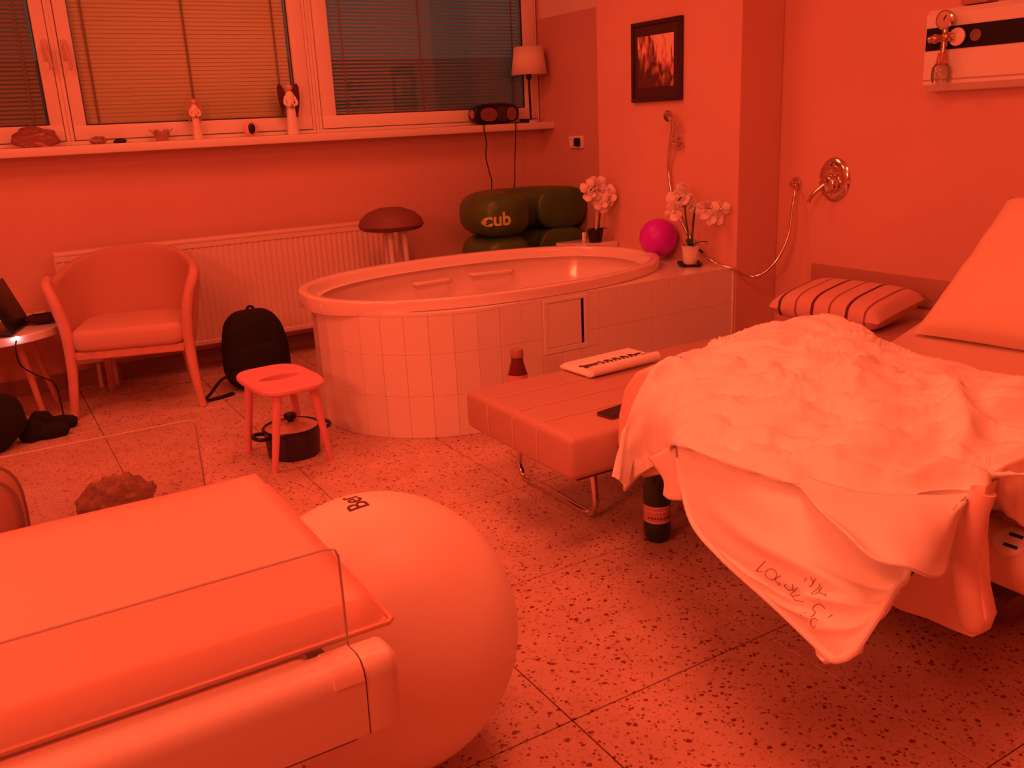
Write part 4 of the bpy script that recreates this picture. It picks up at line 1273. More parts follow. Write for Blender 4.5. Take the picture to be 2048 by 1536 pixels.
for x in (1.615, 3.2):
    bm = B()
    zz = 0.0125
    tube(bm, [(x, 2.255, BZ0-0.018), (x, 2.235, 0.08), (x, 2.25, 0.035), (x, 2.285, zz), (x, 2.49, zz), (x, 2.67, zz), (x, 2.705, 0.035), (x, 2.715, 0.08), (x, 2.64, BZ0-0.018)], 0.0115, 10, 5)
    obj('runner', bm, M_CHROME, bn)

# things on the bench
sp = B()
def cushion(bm, M, W, H, T, n=28, pinch=0.05, puff=0.5, disp=None):
    """rounded pillow in local x (W) y (H), thickness T along z"""
    top, bot = [], []
    for j in range(n+1):
        v = -1+2*j/n
        ra_, rb_ = [], []
        for i in range(n+1):
            u = -1+2*i/n
            px = u*(1-pinch*(1-v*v)*abs(u)**2*0+ -pinch*(1-v*v))*W/2
            py = v*(1-pinch*(1-u*u))*H/2
            th_ = T/2*((1-u**4)*(1-v**4))**puff
            dd = disp(u, v) if disp else 0
            pt, pb = Vector((px, py, th_+dd)), Vector((px, py, -th_+dd))
            on = i in (0, n) or j in (0, n)
            a_ = bm.verts.new(M @ pt)
            ra_.append(a_)
            rb_.append(a_ if on else bm.verts.new(M @ pb))
        top.append(ra_); bot.append(rb_)
    for j in range(n):
        for i in range(n):
            bm.faces.new((top[j][i], top[j][i+1], top[j+1][i+1], top[j+1][i]))
            q = (bot[j][i], bot[j+1][i], bot[j+1][i+1], bot[j][i+1])
            if len(set(q)) == 4:
                bm.faces.new(q)
# striped pillow, lying at the wall end of the bench
ms = bpy.data.materials.new('striped_cotton'); ms.use_nodes = True
nt = ms.node_tree; b_ = nt.nodes['Principled BSDF']; b_.inputs['Roughness'].default_value = 0.9
tc = nt.nodes.new('ShaderNodeTexCoord'); sp_ = nt.nodes.new('ShaderNodeSeparateXYZ'); nt.links.new(tc.outputs['Object'], sp_.inputs[0])
def mnode(op, a, b=None, src=None, src2=None):
    n_ = nt.nodes.new('ShaderNodeMath'); n_.operation = op
    if src is not None: nt.links.new(src, n_.inputs[0])
    else: n_.inputs[0].default_value = a
    if src2 is not None: nt.links.new(src2, n_.inputs[1])
    elif b is not None: n_.inputs[1].default_value = b
    return n_.outputs[0]
yy = mnode('MULTIPLY', 0, 1/0.165, src=sp_.outputs['Y'])
f1 = mnode('FRACT', 0, src=yy)
s1 = mnode('COMPARE', 0, 0.25, src=f1); nt.nodes[-1].inputs[2].default_value = 0.045
s2 = mnode('COMPARE', 0, 0.75, src=f1); nt.nodes[-1].inputs[2].default_value = 0.03
m1 = nt.nodes.new('ShaderNodeMixRGB'); m1.inputs[1].default_value = (0.74, 0.46, 0.40, 1); m1.inputs[2].default_value = (0.13, 0.05, 0.06, 1); nt.links.new(s1, m1.inputs[0])
m2_ = nt.nodes.new('ShaderNodeMixRGB'); m2_.inputs[2].default_value = (0.32, 0.13, 0.12, 1); nt.links.new(s2, m2_.inputs[0]); nt.links.new(m1.outputs[0], m2_.inputs[1]); nt.links.new(m2_.outputs[0], b_.inputs['Base Color'])
bm = B()
Mx = Matrix.Translation((3.19, 2.545, 0.474)) @ Matrix.Rotation(math.radians(6), 4, 'Z') @ Matrix.Rotation(math.radians(-8), 4, 'Y')
cushion(bm, Matrix.Identity(4), 0.36, 0.54, 0.14, 28, 0.02, 0.42)
o = obj('striped_pillow', bm, ms, None); o.matrix_basis = Mx; tag(o, 'striped pillow lying on the wall end of the bench', 'pillow')
# folded printed cloth bag
fb = thing('folded_cloth_bag', 'folded white cloth bag with dark printed lettering, on the bench', 'bag', (1.96, 2.6, BZ1))
MB_ = Matrix.Translation((1.955, 2.60, BZ1+0.0055)) @ Matrix.Rotation(math.radians(3), 4, 'Z')
bm = B()
prism(bm, rrect(-0.165, 0.165, 0.0, 0.014, 0.006, 3), -0.085, 0.085, 'y', 0.0, mtx=MB_)
prism(bm, [(-0.16, 0.014), (0.165, 0.014), (0.165, 0.022), (-0.15, 0.021)], -0.08, 0.08, 'y', 0.002, 1, mtx=MB_)
obj('lower_fold', bm, M_DUVET, fb)
bm = B(); tube(bm, [(-0.155, -0.085, 0.02), (0.0, -0.087, 0.021), (0.165, -0.085, 0.02)], 0.0185, 12, 6, mtx=MB_)
obj('rolled_fold', bm, M_DUVET, fb)
bm = B()
tube(bm, [(-0.14, -0.03, 0.0245), (-0.125, -0.045, 0.025), (-0.06, -0.048, 0.025)], 0.006, 6, 3, flat=0.3, mtx=MB_)
tube(bm, [(-0.145, -0.005, 0.0245), (-0.13, -0.018, 0.025), (-0.07, -0.02, 0.025)], 0.006, 6, 3, flat=0.3, mtx=MB_)
for k, x in enumerate(np.linspace(-0.055, 0.10, 9)):
    tube(bm, [(x, -0.04, 0.0245), (x+0.006, -0.025, 0.025), (x+(0.008 if k % 2 else -0.004), -0.005, 0.0245)], 0.0045, 6, 2, flat=0.3, mtx=MB_)
tube(bm, [(0.115, -0.02, 0.0245), (0.14, -0.018, 0.0245)], 0.006, 6, flat=0.3, mtx=MB_)
tube(bm, [(0.128, -0.045, 0.0245), (0.15, -0.043, 0.0245)], 0.006, 6, flat=0.3, mtx=MB_)
obj('printing', bm, mat('print_ink', (0.10, 0.05, 0.05), 0.8), fb)
# phone
ph = thing('phone', 'black smartphone lying on the bench beside the bed', 'phone', (1.645, 2.14, BZ1))
MP = Matrix.Translation((1.652, 2.142, BZ1)) @ Matrix.Rotation(math.radians(8), 4, 'Z')
bm = B(); prism(bm, rrect(-0.074, 0.074, -0.036, 0.036, 0.012, 5), 0.0015, 0.0095, 'z', 0.0, mtx=MP); obj('case', bm, mat('phone_case', (0.12, 0.05, 0.05), 0.3), ph)
bm = B(); prism(bm, rrect(-0.072, 0.072, -0.034, 0.034, 0.011, 5), 0.0095, 0.0105, 'z', 0.0, mtx=MP); obj('screen', bm, M_BLACKP, ph)

# juice bottle between bench and tub
jb = thing('juice_bottle', 'small bottle of dark drink with red label standing on the floor behind the bench', 'bottle', (1.80, 3.0, 0))
JX, JY = 1.795, 3.0
bm = B(); lathe(bm, [(0, 0.001), (0.036, 0.001), (0.04, 0.01), (0.04, 0.30), (0.037, 0.325), (0.026, 0.365), (0.0235, 0.39), (0, 0.39)], (JX, JY, 0), 28); obj('body', bm, mat('dark_juice', (0.16, 0.03, 0.025), 0.08), jb)
bm = B(); lathe(bm, [(0.0407, 0.10), (0.0407, 0.315)], (JX, JY, 0), 28, cap=False); obj('label', bm, mat('red_label', (0.75, 0.30, 0.32), 0.6), jb)
bm = B(); lathe(bm, [(0.0265, 0.385), (0.0275, 0.39), (0.0275, 0.412), (0.025, 0.418), (0, 0.418)], (JX, JY, 0), 24); obj('cap', bm, mat('bottle_cap', (0.45, 0.24, 0.2), 0.35), jb)
# big water bottle
wb = thing('water_bottle', 'large dark green plastic bottle with red label on the floor by the bed', 'bottle', (1.71, 2.035, 0))
WX, WY = 1.694, 2.013
bm = B()
seg = 40
prof = [(0.0, 0.012), (0.022, 0.004), (0.036, 0.003), (0.042, 0.016), (0.044, 0.035), (0.0435, 0.062), (0.042, 0.068), (0.042, 0.128), (0.044, 0.134), (0.044, 0.165), (0.042, 0.172), (0.044, 0.18), (0.042, 0.215), (0.03, 0.262), (0.016, 0.29), (0.0135, 0.297), (0.0135, 0.312), (0, 0.312)]
lathe(bm, prof, (WX, WY, 0), seg)
for v in bm.verts:
    if v.co.z < 0.05:
        a = math.atan2(v.co.y-WY, v.co.x-WX)
        r_ = 1-0.16*max(0, math.cos(5*a+0.9))**4*(1-v.co.z/0.05)
        v.co.x = WX+(v.co.x-WX)*r_; v.co.y = WY+(v.co.y-WY)*r_
obj('body', bm, mat('green_pet', (0.012, 0.035, 0.014), 0.1, coat=0.3), wb)
bm = B(); lathe(bm, [(0.0428, 0.070), (0.0428, 0.127)], (WX, WY, 0), seg, cap=False); lb = obj('label', bm, mat('bottle_label', (0.62, 0.30, 0.32), 0.5), wb)
bm = B()
for z in (0.073, 0.1095, 0.124):
    lathe(bm, [(0.0431, z), (0.0431, z+0.0022)], (WX, WY, 0), seg, cap=False)
obj('label_band', bm, mat('label_band', (0.9, 0.7, 0.6), 0.5), lb)
bm = B()
for k in range(9):
    a = -2.9+k*0.23
    box(bm, (-0.0022, -0.0006, -0.003), (0.0022, 0.0006, 0.003), 0, 1, Matrix.Translation((WX+0.0432*math.cos(a), WY+0.0432*math.sin(a), 0.088)) @ Matrix.Rotation(a+PI/2, 4, 'Z'))
obj('label_marks', bm, mat('label_mark', (0.08, 0.03, 0.04), 0.6), lb)
bm = B(); lathe(bm, [(0.0155, 0.298), (0.0155, 0.316), (0, 0.316)], (WX, WY, 0), 20); obj('cap', bm, mat('green_cap', (0.02, 0.07, 0.03), 0.4), wb)

# ================================================================== BIRTHING BED
bed = thing('birthing_bed', 'adjustable hospital birthing bed with moulded plastic end wings', 'bed', (2.3, 1.45, 0))
MY0, MY1 = 0.72, 1.93
bm = B(); prism(bm, [(1.58, 1.14), (1.76, 1.02), (1.86, 0.84), (2.42, 0.84), (2.42, 1.87), (1.68, 1.87), (1.58, 1.77)], 0.44, 0.545, 'z', 0.025, 3); obj('mattress', bm, M_SHEET, bed)
bm = B()
prf = [(2.36, 0.44), (2.36, 0.545), (2.48, 0.565), (2.80, 0.66), (3.30, 0.90), (3.34, 0.80), (2.85, 0.55), (2.50, 0.45)]
prism(bm, [(x, z) for x, z in prf], MY0, 1.79, 'y', 0.02, 3); obj('back_section', bm, M_SHEET, bed)
bm = B(); box(bm, (1.70, MY0+0.36, 0.36), (2.45, MY1-0.10, 0.44), 0.01, 2); box(bm, (2.45, MY0+0.1, 0.38), (3.2, 1.74, 0.44), 0.01, 2); obj('frame', bm, M_BEDDK, bed)
bm = B(); box(bm, (2.05, 1.12, 0.10), (2.75, 1.66, 0.37), 0.03, 2); obj('column', bm, mat('bed_column', (0.30, 0.16, 0.18), 0.5), bed)
bm = B(); box(bm, (2.0, 1.06, 0.035), (3.1, 1.78, 0.12), 0.03, 2); obj('base', bm, M_BEDDK, bed)
for (x, y) in ((2.08, 1.14), (2.08, 1.70), (3.0, 1.14), (3.0, 1.70)):
    bm = B(); lathe(bm, [(0.03, -0.012), (0.04, -0.008), (0.04, 0.008), (0.03, 0.012)], (0, 0, 0), 16, mtx=Matrix.Translation((x, y, 0.0405)) @ Matrix.Rotation(PI/2, 4, 'X')); obj('caster', bm, M_BLACKP, bed)
# moulded wings at the foot end
wn = [(0.9, 0.594), (0.942, 0.561), (0.963, 0.484), (0.974, 0.424), (1.033, 0.353), (1.104, 0.243), (1.059, 0.241), (1.0, 0.251), (0.943, 0.253), (0.9, 0.257), (0.879, 0.279), (0.871, 0.317), (0.89, 0.372), (0.907, 0.473), (0.908, 0.547)]
bm = B(); prism(bm, wn, 1.572, 1.61, 'x', 0.008, 2); w1 = obj('end_wing', bm, M_BEDPL, bed)
bm = B(); tube(bm, [(1.585, 0.915, 0.57), (1.578, 0.927, 0.50), (1.575, 0.928, 0.42), (1.575, 0.918, 0.36), (1.575, 0.903, 0.30), (1.578, 0.905, 0.278)], [0.024, 0.026, 0.027, 0.028, 0.028, 0.018], 12, 5); obj('rolled_edge', bm, M_BEDPL, w1)
wf = [(1.862, 0.632), (1.927, 0.600), (1.976, 0.545), (2.006, 0.453), (2.013, 0.364), (1.985, 0.31), (1.894, 0.285), (1.82, 0.32), (1.80, 0.42), (1.80, 0.52), (1.825, 0.60)]
bm = B(); prism(bm, wf, 1.532, 1.592, 'x', 0.022, 4); obj('end_wing', bm, M_BEDPL, bed)
# motor housing with slotted white connector beyond the near wing
bm = B(); tube(bm, [(1.80, 1.06, 0.345), (1.80, 0.80, 0.345)], 0.068, 24)
ball(bm, (1.80, 0.80, 0.345), 0.068, 18, (1, 0.5, 1)); mh = obj('motor_housing', bm, M_BEDPL, bed)
Mc = Matrix.Translation((1.758, 0.945, 0.398)) @ Vector((-0.62, -0.05, 0.78)).to_track_quat('Z', 'Y').to_matrix().to_4x4()
bm = B(); lathe(bm, [(0.034, -0.012), (0.034, 0.004), (0.028, 0.008), (0, 0.009)], (0, 0, 0), 24, mtx=Mc); cn = obj('connector', bm, M_WHITE, mh)
bm = B()
box(bm, (-0.006, 0.010, 0.004), (0.022, 0.017, 0.0105), 0, 1, Mc); box(bm, (-0.006, -0.017, 0.004), (0.022, -0.010, 0.0105), 0, 1, Mc)
obj('connector_slots', bm, M_BLACKP, mh)
# hanging corner of the sheet
hang = [[(1.7, 0.964, 0.564), (1.72, 0.945, 0.587), (1.75, 0.90, 0.613), (1.80, 0.84, 0.62)], [(1.7, 0.961, 0.521), (1.72, 0.933, 0.531), (1.75, 0.90, 0.534), (1.80, 0.83, 0.53)], [(1.71, 0.951, 0.491), (1.72, 0.915, 0.465), (1.75, 0.89, 0.441), (1.80, 0.82, 0.42)]]
bm = B()
surf(bm, catmull(hang, 30, 20), lambda u, v, p: 0.008*noise.noise(Vector((u*7, v*2, 3.0))))
o = obj('sheet_corner', bm, M_SHEET, bed); sm = o.modifiers.new('t', 'SOLIDIFY'); sm.thickness = 0.004

# pillow against the raised back
bm = B()
BLp, TLp = Vector((2.515, 1.735, 0.59)), Vector((2.79, 1.63, 1.00))
U = Vector((0.06, -0.80, 0.0)); V = TLp-BLp
Uh, Vh = U.normalized(), V.normalized()
Nn = Uh.cross(Vh).normalized()
Vh = Nn.cross(Uh).normalized()
cen3 = BLp+U/2+V/2+Nn*0.0
shear = V.dot(Uh)/V.dot(Vh)
Mp = Matrix(((Uh.x, Vh.x+shear*Uh.x, Nn.x, cen3.x), (Uh.y, Vh.y+shear*Uh.y, Nn.y, cen3.y), (Uh.z, Vh.z+shear*Uh.z, Nn.z, cen3.z), (0, 0, 0, 1)))
cushion(bm, Mp, U.length, V.dot(Vh), 0.17, 32, 0.02, 0.5, lambda u, v: 0.006*noise.noise(Vector((u*3+2, v*4, 1.0))))
bmesh.ops.recalc_face_normals(bm, faces=bm.faces[:])
o = obj('bed_pillow', bm, mat('pillow_case', (0.74, 0.56, 0.44), 0.9, bump=0.08, bscale=600), None); tag(o, 'big white pillow leaning on the raised back of the bed', 'pillow')

# ------------------------------------------------------------------ duvet
dv = thing('duvet', 'crumpled white duvet spread over the bed, one corner hanging to the floor side', 'duvet', (1.7, 1.5, 0.56))
far = [(1.42, 1.846, 0.327), (1.46, 1.865, 0.475), (1.49, 1.853, 0.567), (1.58, 1.854, 0.640), (1.875, 1.96, 0.624), (2.109, 2.0, 0.627), (2.258, 1.97, 0.637), (2.293, 1.88, 0.654), (2.287, 1.77, 0.646), (2.316, 1.708, 0.605), (2.29, 1.568, 0.59), (2.29, 1.412, 0.585), (2.282, 1.226, 0.585), (2.27, 0.95, 0.585)]
near = [(1.458, 1.882, 0.29), (1.48, 1.859, 0.33), (1.482, 1.795, 0.38), (1.419, 1.646, 0.48), (1.36, 1.547, 0.555), (1.344, 1.397, 0.57), (1.354, 1.258, 0.575), (1.37, 1.151, 0.575), (1.426, 1.074, 0.57), (1.487, 1.027, 0.565), (1.573, 0.998, 0.56), (1.64, 0.956, 0.56), (1.715, 0.965, 0.57), (1.80, 0.86, 0.585)]
far, near = [Vector(p) for p in far], [Vector(p) for p in near]
out_ = [Vector((0.03, 0.0, -0.02)), Vector((0.04, 0.0, -0.06)), Vector((0.05, 0.0, -0.07)), Vector((0.03, 0.06, -0.10))]+[Vector((0.03, 0.05, -0.12))]*5 + [Vector((0.10, 0.01, -0.05))]*5
rows = [[f+o_ for f, o_ in zip(far, out_)], far]
for t_ in (0.25, 0.5, 0.75):
    r_ = []
    for k, (f, n_) in enumerate(zip(far, near)):
        b_ = 0.035*math.sin(PI*t_)
        if k < 4:
            p = f.lerp(n_, t_) + Vector((-0.02, 0.0, 0.02))*math.sin(PI*t_)
        else:
            p = f.lerp(n_, t_) + Vector((0, 0, b_))
        r_.append(p)
    rows.append(r_)
rows.append(near)
near = [n_+Vector((-0.012, -0.008, 0.0)) if k > 3 else n_ for k, n_ in enumerate(near)]
rows[-1] = near
tuck = [n_+Vector((0.008, 0.004, -0.022)) for n_ in near]
tuck2 = [n_+Vector((0.06, 0.03, -0.020)) for n_ in near]
rows += [tuck, tuck2]
net = [[tuple(p) for p in r_] for r_ in rows]
S = catmull(net, 210, 130)
def seg_ridge(p, a, b, w_, h):
    a, b, p = Vector(a), Vector(b), Vector(p[:2])
    t_ = max(0, min(1, (p-a).dot(b-a)/(b-a).length_squared))
    d = (p-(a+(b-a)*t_)).length
    return h*math.exp(-(d/w_)**2)*math.sin(PI*(0.12+0.76*t_))
RID = []
rr = random.Random(11)
# long folds running from the foot end towards the pillow
for k in range(26):
    x0, y0 = rr.uniform(1.40, 1.85), rr.uniform(1.15, 1.95)
    L_ = rr.uniform(0.2, 0.5)
    a_ = rr.uniform(-0.95, -0.35)
    RID.append(((x0, y0), (x0+L_*math.cos(a_), y0+L_*math.sin(a_)), rr.uniform(0.012, 0.03), rr.uniform(0.010, 0.022)))
for k in range(14):
    x0, y0 = rr.uniform(1.55, 2.0), rr.uniform(1.25, 1.75)
    a_ = rr.uniform(-1.6, 1.6)
    L_ = rr.uniform(0.06, 0.16)
    RID.append(((x0, y0), (x0+L_*math.cos(a_), y0+L_*math.sin(a_)), rr.uniform(0.009, 0.016), rr.uniform(0.008, 0.016)))
# gathered peak on the right
RID += [((1.75, 1.06), (2.02, 1.28), 0.03, 0.045), ((1.62, 1.02), (1.86, 1.10), 0.025, 0.02), ((1.95, 1.1), (2.2, 1.2), 0.05, 0.03)]
def dtop(u, v, p):
    if v < 0.08 or v > 0.93:
        return 0.0
    f = min(1, (v-0.08)*6, max(0.3, (0.76-v)*9), (0.93-v)*8)
    d = 0.012*noise.noise(Vector((p[0]*5, p[1]*9, 0.3)))+0.006*noise.noise(Vector((p[0]*11, p[1]*24, 1.3)))
    for a, b, w_, h in RID:
        d += seg_ridge(p, a, b, w_, h)
    al, ac = 0.78*p[0]-0.63*p[1], 0.63*p[0]+0.78*p[1]
    q = Vector((al*3.6, ac*12, 4.4))
    q = q + Vector((0.5, 0.9, 0))*noise.noise(Vector((p[0]*6, p[1]*6, 8.1)))
    d += (0.072*(0.22-abs(noise.noise(q)))+0.042*(0.2-abs(noise.noise(q*2.0))))*min(1, max(0.12, (u-0.1)*3.5))      # sharp creases
    if u < 0.35:           # vertical gathers where it hangs over the foot end
        d += 0.006*math.sin(v*26+u*6)*(1-u/0.35)
    return d*f
bm = B()
dn = np.cross(np.gradient(S, axis=1), np.gradient(S, axis=0))
flip = 1 if dn[65, 105, 2] > 0 else -1
surf(bm, S, lambda u, v, p: flip*dtop(u, v, p))
if flip < 0:
    bmesh.ops.reverse_faces(bm, faces=bm.faces[:])
o = obj('top_cover', bm, M_DUVET, dv, ang=3.0)

drape = [[(1.375, 1.563, 0.532), (1.36, 1.414, 0.553), (1.37, 1.272, 0.559), (1.39, 1.167, 0.557), (1.44, 1.083, 0.555), (1.49, 1.028, 0.554)], [(1.34, 1.505, 0.46), (1.32, 1.339, 0.491), (1.31, 1.186, 0.518), (1.33, 1.076, 0.52), (1.38, 1.01, 0.51), (1.43, 0.962, 0.493)], [(1.31, 1.431, 0.386), (1.28, 1.265, 0.416), (1.26, 1.11, 0.462), (1.28, 1.007, 0.478), (1.32, 0.95, 0.479), (1.37, 0.916, 0.458)], [(1.28, 1.309, 0.36), (1.25, 1.177, 0.381), (1.23, 1.043, 0.42), (1.24, 0.96, 0.439), (1.27, 0.919, 0.448), (1.31, 0.898, 0.456)], [(1.23, 1.103, 0.352), (1.22, 1.05, 0.364), (1.21, 0.988, 0.384), (1.215, 0.926, 0.406), (1.23, 0.896, 0.42), (1.25, 0.88, 0.441)], [(1.19, 0.94, 0.341), (1.19, 0.932, 0.339), (1.19, 0.921, 0.342), (1.19, 0.904, 0.355), (1.195, 0.896, 0.364), (1.2, 0.888, 0.377)]]
S = catmull(drape, 90, 90)
DR = [((0.15, 0.30), (0.75, 0.62), 0.05, 0.010), ((0.35, 0.62), (0.9, 0.72), 0.035, 0.010), ((0.2, 0.66), (0.55, 0.60), 0.03, -0.006), ((0.55, 0.45), (0.95, 0.55), 0.04, -0.010), ((0.1, 0.75), (0.5, 0.80), 0.03, 0.006), ((0.3, 0.85), (0.9, 0.82), 0.03, 0.006), ((0.05, 0.55), (0.3, 0.70), 0.025, 0.006)]
def ddr(u, v, p):
    d = 0.004*noise.noise(Vector((u*4, v*5, 7.0)))
    for a, b, w_, h in DR:
        d += 1.6*seg_ridge((u, v), a, b, w_, h)
    e = min(u, 1-u, 1-v)
    return d*min(1, v*8, e*12+0.15)
dn = np.cross(np.gradient(S, axis=1), np.gradient(S, axis=0))
flip = 1 if dn[45, 45, 0] < 0 else -1
bm = B()
SD = surf(bm, S, lambda u, v, p: flip*ddr(u, v, p))
if flip < 0:
    bmesh.ops.reverse_faces(bm, faces=bm.faces[:])
o = obj('hanging_corner', bm, M_DUVET, dv, ang=3.0)
sm = o.modifiers.new('t', 'SOLIDIFY'); sm.thickness = 0.014; sm.offset = -1
# stitched hem cord round the hanging edge
bm = B()
edge = [tuple(SD[j, 0]) for j in range(8, 91, 3)] + [tuple(SD[90, i]) for i in range(3, 91, 6)] + [tuple(SD[j, 90]) for j in range(88, 30, -3)]
tube(bm, edge, 0.0065, 8)
obj('hem', bm, M_DUVET, o)
# handwriting in pen on the hanging corner: strokes given in the corner's own (u, v)
PEN_UV = [[(0.306, 0.478), (0.231, 0.561)], [(0.231, 0.561), (0.264, 0.553)], [(0.325, 0.544), (0.317, 0.561), (0.303, 0.578), (0.289, 0.589), (0.275, 0.594), (0.267, 0.589), (0.264, 0.581), (0.269, 0.564), (0.278, 0.55), (0.292, 0.533), (0.306, 0.522), (0.317, 0.519), (0.325, 0.522), (0.328, 0.531), (0.325, 0.544)], [(0.339, 0.55), (0.297, 0.589), (0.308, 0.608)], [(0.308, 0.608), (0.281, 0.625)], [(0.375, 0.586), (0.364, 0.611), (0.344, 0.631), (0.314, 0.644)], [(0.344, 0.597), (0.319, 0.617), (0.314, 0.644)], [(0.389, 0.603), (0.317, 0.667), (0.328, 0.672), (0.375, 0.65)], [(0.328, 0.672), (0.331, 0.694), (0.381, 0.692)], [(0.436, 0.556), (0.456, 0.533)], [(0.481, 0.525), (0.481, 0.547), (0.464, 0.569), (0.447, 0.581)], [(0.503, 0.531), (0.475, 0.558)], [(0.511, 0.553), (0.492, 0.578), (0.447, 0.619)], [(0.517, 0.567), (0.486, 0.597), (0.503, 0.608), (0.522, 0.603), (0.517, 0.625), (0.486, 0.656)], [(0.453, 0.631), (0.483, 0.603)], [(0.492, 0.711), (0.486, 0.689), (0.464, 0.686), (0.433, 0.708), (0.419, 0.731), (0.431, 0.747), (0.417, 0.772), (0.4, 0.778)], [(0.372, 0.761), (0.322, 0.786)], [(0.525, 0.747), (0.394, 0.833)], [(0.442, 0.794), (0.419, 0.786), (0.381, 0.808), (0.358, 0.836), (0.386, 0.842)]]
NSD = SD
def uvp(u, v):
    x, y = u*90, v*90
    i, j = min(int(x), 89), min(int(y), 89)
    fx, fy = x-i, y-j
    p = (NSD[j, i]*(1-fx)+NSD[j, i+1]*fx)*(1-fy)+(NSD[j+1, i]*(1-fx)+NSD[j+1, i+1]*fx)*fy
    return Vector(p)+Vector((-0.0012, -0.0006, 0.0003))
if PEN_UV:
    bm = B()
    for s_ in PEN_UV:
        tube(bm, [uvp(*q) for q in s_], 0.0007, 5, 2 if len(s_) > 2 else 0)
    obj('handwriting', bm, M_INK, o, label='handwritten pen lettering')

flap = [[(1.385, 1.215, 0.556), (1.39, 1.12, 0.560), (1.42, 1.05, 0.560), (1.47, 1.002, 0.556), (1.535, 0.965, 0.553), (1.60, 0.935, 0.552)], [(1.295, 1.085, 0.566), (1.3, 1.007, 0.565), (1.33, 0.954, 0.566), (1.39, 0.923, 0.556), (1.46, 0.914, 0.544), (1.55, 0.928, 0.554)], [(1.245, 0.99, 0.569), (1.25, 0.922, 0.554), (1.28, 0.884, 0.549), (1.34, 0.87, 0.531), (1.42, 0.885, 0.511), (1.52, 0.926, 0.518)], [(1.22, 0.926, 0.566), (1.225, 0.872, 0.552), (1.25, 0.841, 0.538), (1.31, 0.842, 0.505), (1.39, 0.861, 0.476), (1.49, 0.917, 0.472)]]
bm = B()
S = catmull(flap, 60, 36)
dn = np.cross(np.gradient(S, axis=1), np.gradient(S, axis=0))
flip = 1 if dn[18, 30, 0] < 0 else -1
surf(bm, S, lambda u, v, p: flip*(0.004*noise.noise(Vector((u*4, v*3, 9.0)))+0.004*math.sin(u*9)*v))
if flip < 0:
    bmesh.ops.reverse_faces(bm, faces=bm.faces[:])
o = obj('folded_flap', bm, M_DUVET, dv, ang=3.0); sm = o.modifiers.new('t', 'SOLIDIFY'); sm.thickness = 0.006; sm.offset = -1
strip = [[(1.42, 1.716, 0.434), (1.41, 1.645, 0.478), (1.4, 1.592, 0.516)], [(1.42, 1.656, 0.393), (1.41, 1.621, 0.401), (1.4, 1.572, 0.42)], [(1.42, 1.656, 0.348), (1.41, 1.621, 0.351), (1.4, 1.565, 0.371)]]
bm = B(); surf(bm, catmull(strip, 14, 14)); o = obj('lower_layer', bm, M_DUVET, dv, ang=3.0); sm = o.modifiers.new('t', 'SOLIDIFY'); sm.thickness = 0.006; sm.offset = -1

# ================================================================== EXERCISE BALL
eb = thing('exercise_ball', 'large pale exercise ball on the floor behind the infant warmer', 'ball', (0.58, 1.58, 0))
BC, BRr = Vector((0.58, 1.58, 0.29)), 0.29
bm = B()
t2 = bmesh.new(); bmesh.ops.create_icosphere(t2, subdivisions=5, radius=BRr)
for v in t2.verts:
    v.co += BC
merge(bm, t2)
obj('ball_skin', bm, M_BALL, eb)
tmsh = text_mesh('Ber', 0.062)
for v in tmsh.verts:
    x, y = v.co.x, v.co.y
    a = Vector((-0.018-y, 0.026+x, 0))          # reading towards +Y, letter tops towards -X
    r_ = a.length/BRr
    d = a.normalized() if a.length > 0 else Vector((1, 0, 0))
    v.co = BC + (d*math.sin(r_)+Vector((0, 0, 1))*math.cos(r_))*(BRr+0.0012)
lt_ = obj('lettering', tmsh, mat('ball_print', (0.12, 0.03, 0.03), 0.6), eb, False, label='dark printed lettering')

# ================================================================== INFANT WARMER
wr = thing('infant_warmer', 'infant warmer table with a padded top, clear side panels and pale plastic rail', 'warmer', (-0.2, 1.05, 0))
bm = B()
# mattress: slightly soft slab
MXL, MXR, MYN, MYF = -0.62, 0.318, 0.822, 1.292
top = []
nx_, ny_ = 50, 30
S = np.zeros((ny_+1, nx_+1, 3))
for j in range(ny_+1):
    for i in range(nx_+1):
        u, v = i/nx_, j/ny_
        ed = min(1, min((1-u)*55, u*55, v*26, (1-v)*28))
        e2 = math.sqrt(max(0, 1-(1-ed)**2))
        z = 0.782+0.030*e2+0.002*noise.noise(Vector((u*5, v*4, 0)))
        if v < 0.25:
            z -= 0.002*(1-v/0.25)
        S[j, i] = (MXL+(MXR-MXL)*u, MYN+(MYF-MYN)*v, z)
vt = surf(bm, S)
obj_m = obj('mattress', bm, M_MATT, wr, ang=3.0)
bm = B(); box(bm, (MXL+0.003, MYN+0.002, 0.776), (MXR-0.003, MYF-0.003, 0.783), 0.002, 1); obj('mattress_underside', bm, M_MATTU, wr)
bm = B(); tube(bm, [(MXL, MYN, 0.781), (MXR-0.004, MYN, 0.781), (MXR, MYN+0.004, 0.781), (MXR, MYF, 0.781)], 0.0032, 8); obj('mattress_piping', bm, M_MATT, wr)
bm = B(); prism(bm, rrect(-0.62, 0.222, 0.8035, 1.28, 0.02, 5), 0.72, 0.776, 'z', 0.012, 3); obj('bed_tray', bm, M_MATT, wr)
bm = B(); box(bm, (-0.66, 0.802, 0.66), (0.268, 1.32, 0.718), 0.012, 2); obj('bed_frame', bm, M_BEDDK, wr)  # dark colour stands in for the shade in the gap beside the tray
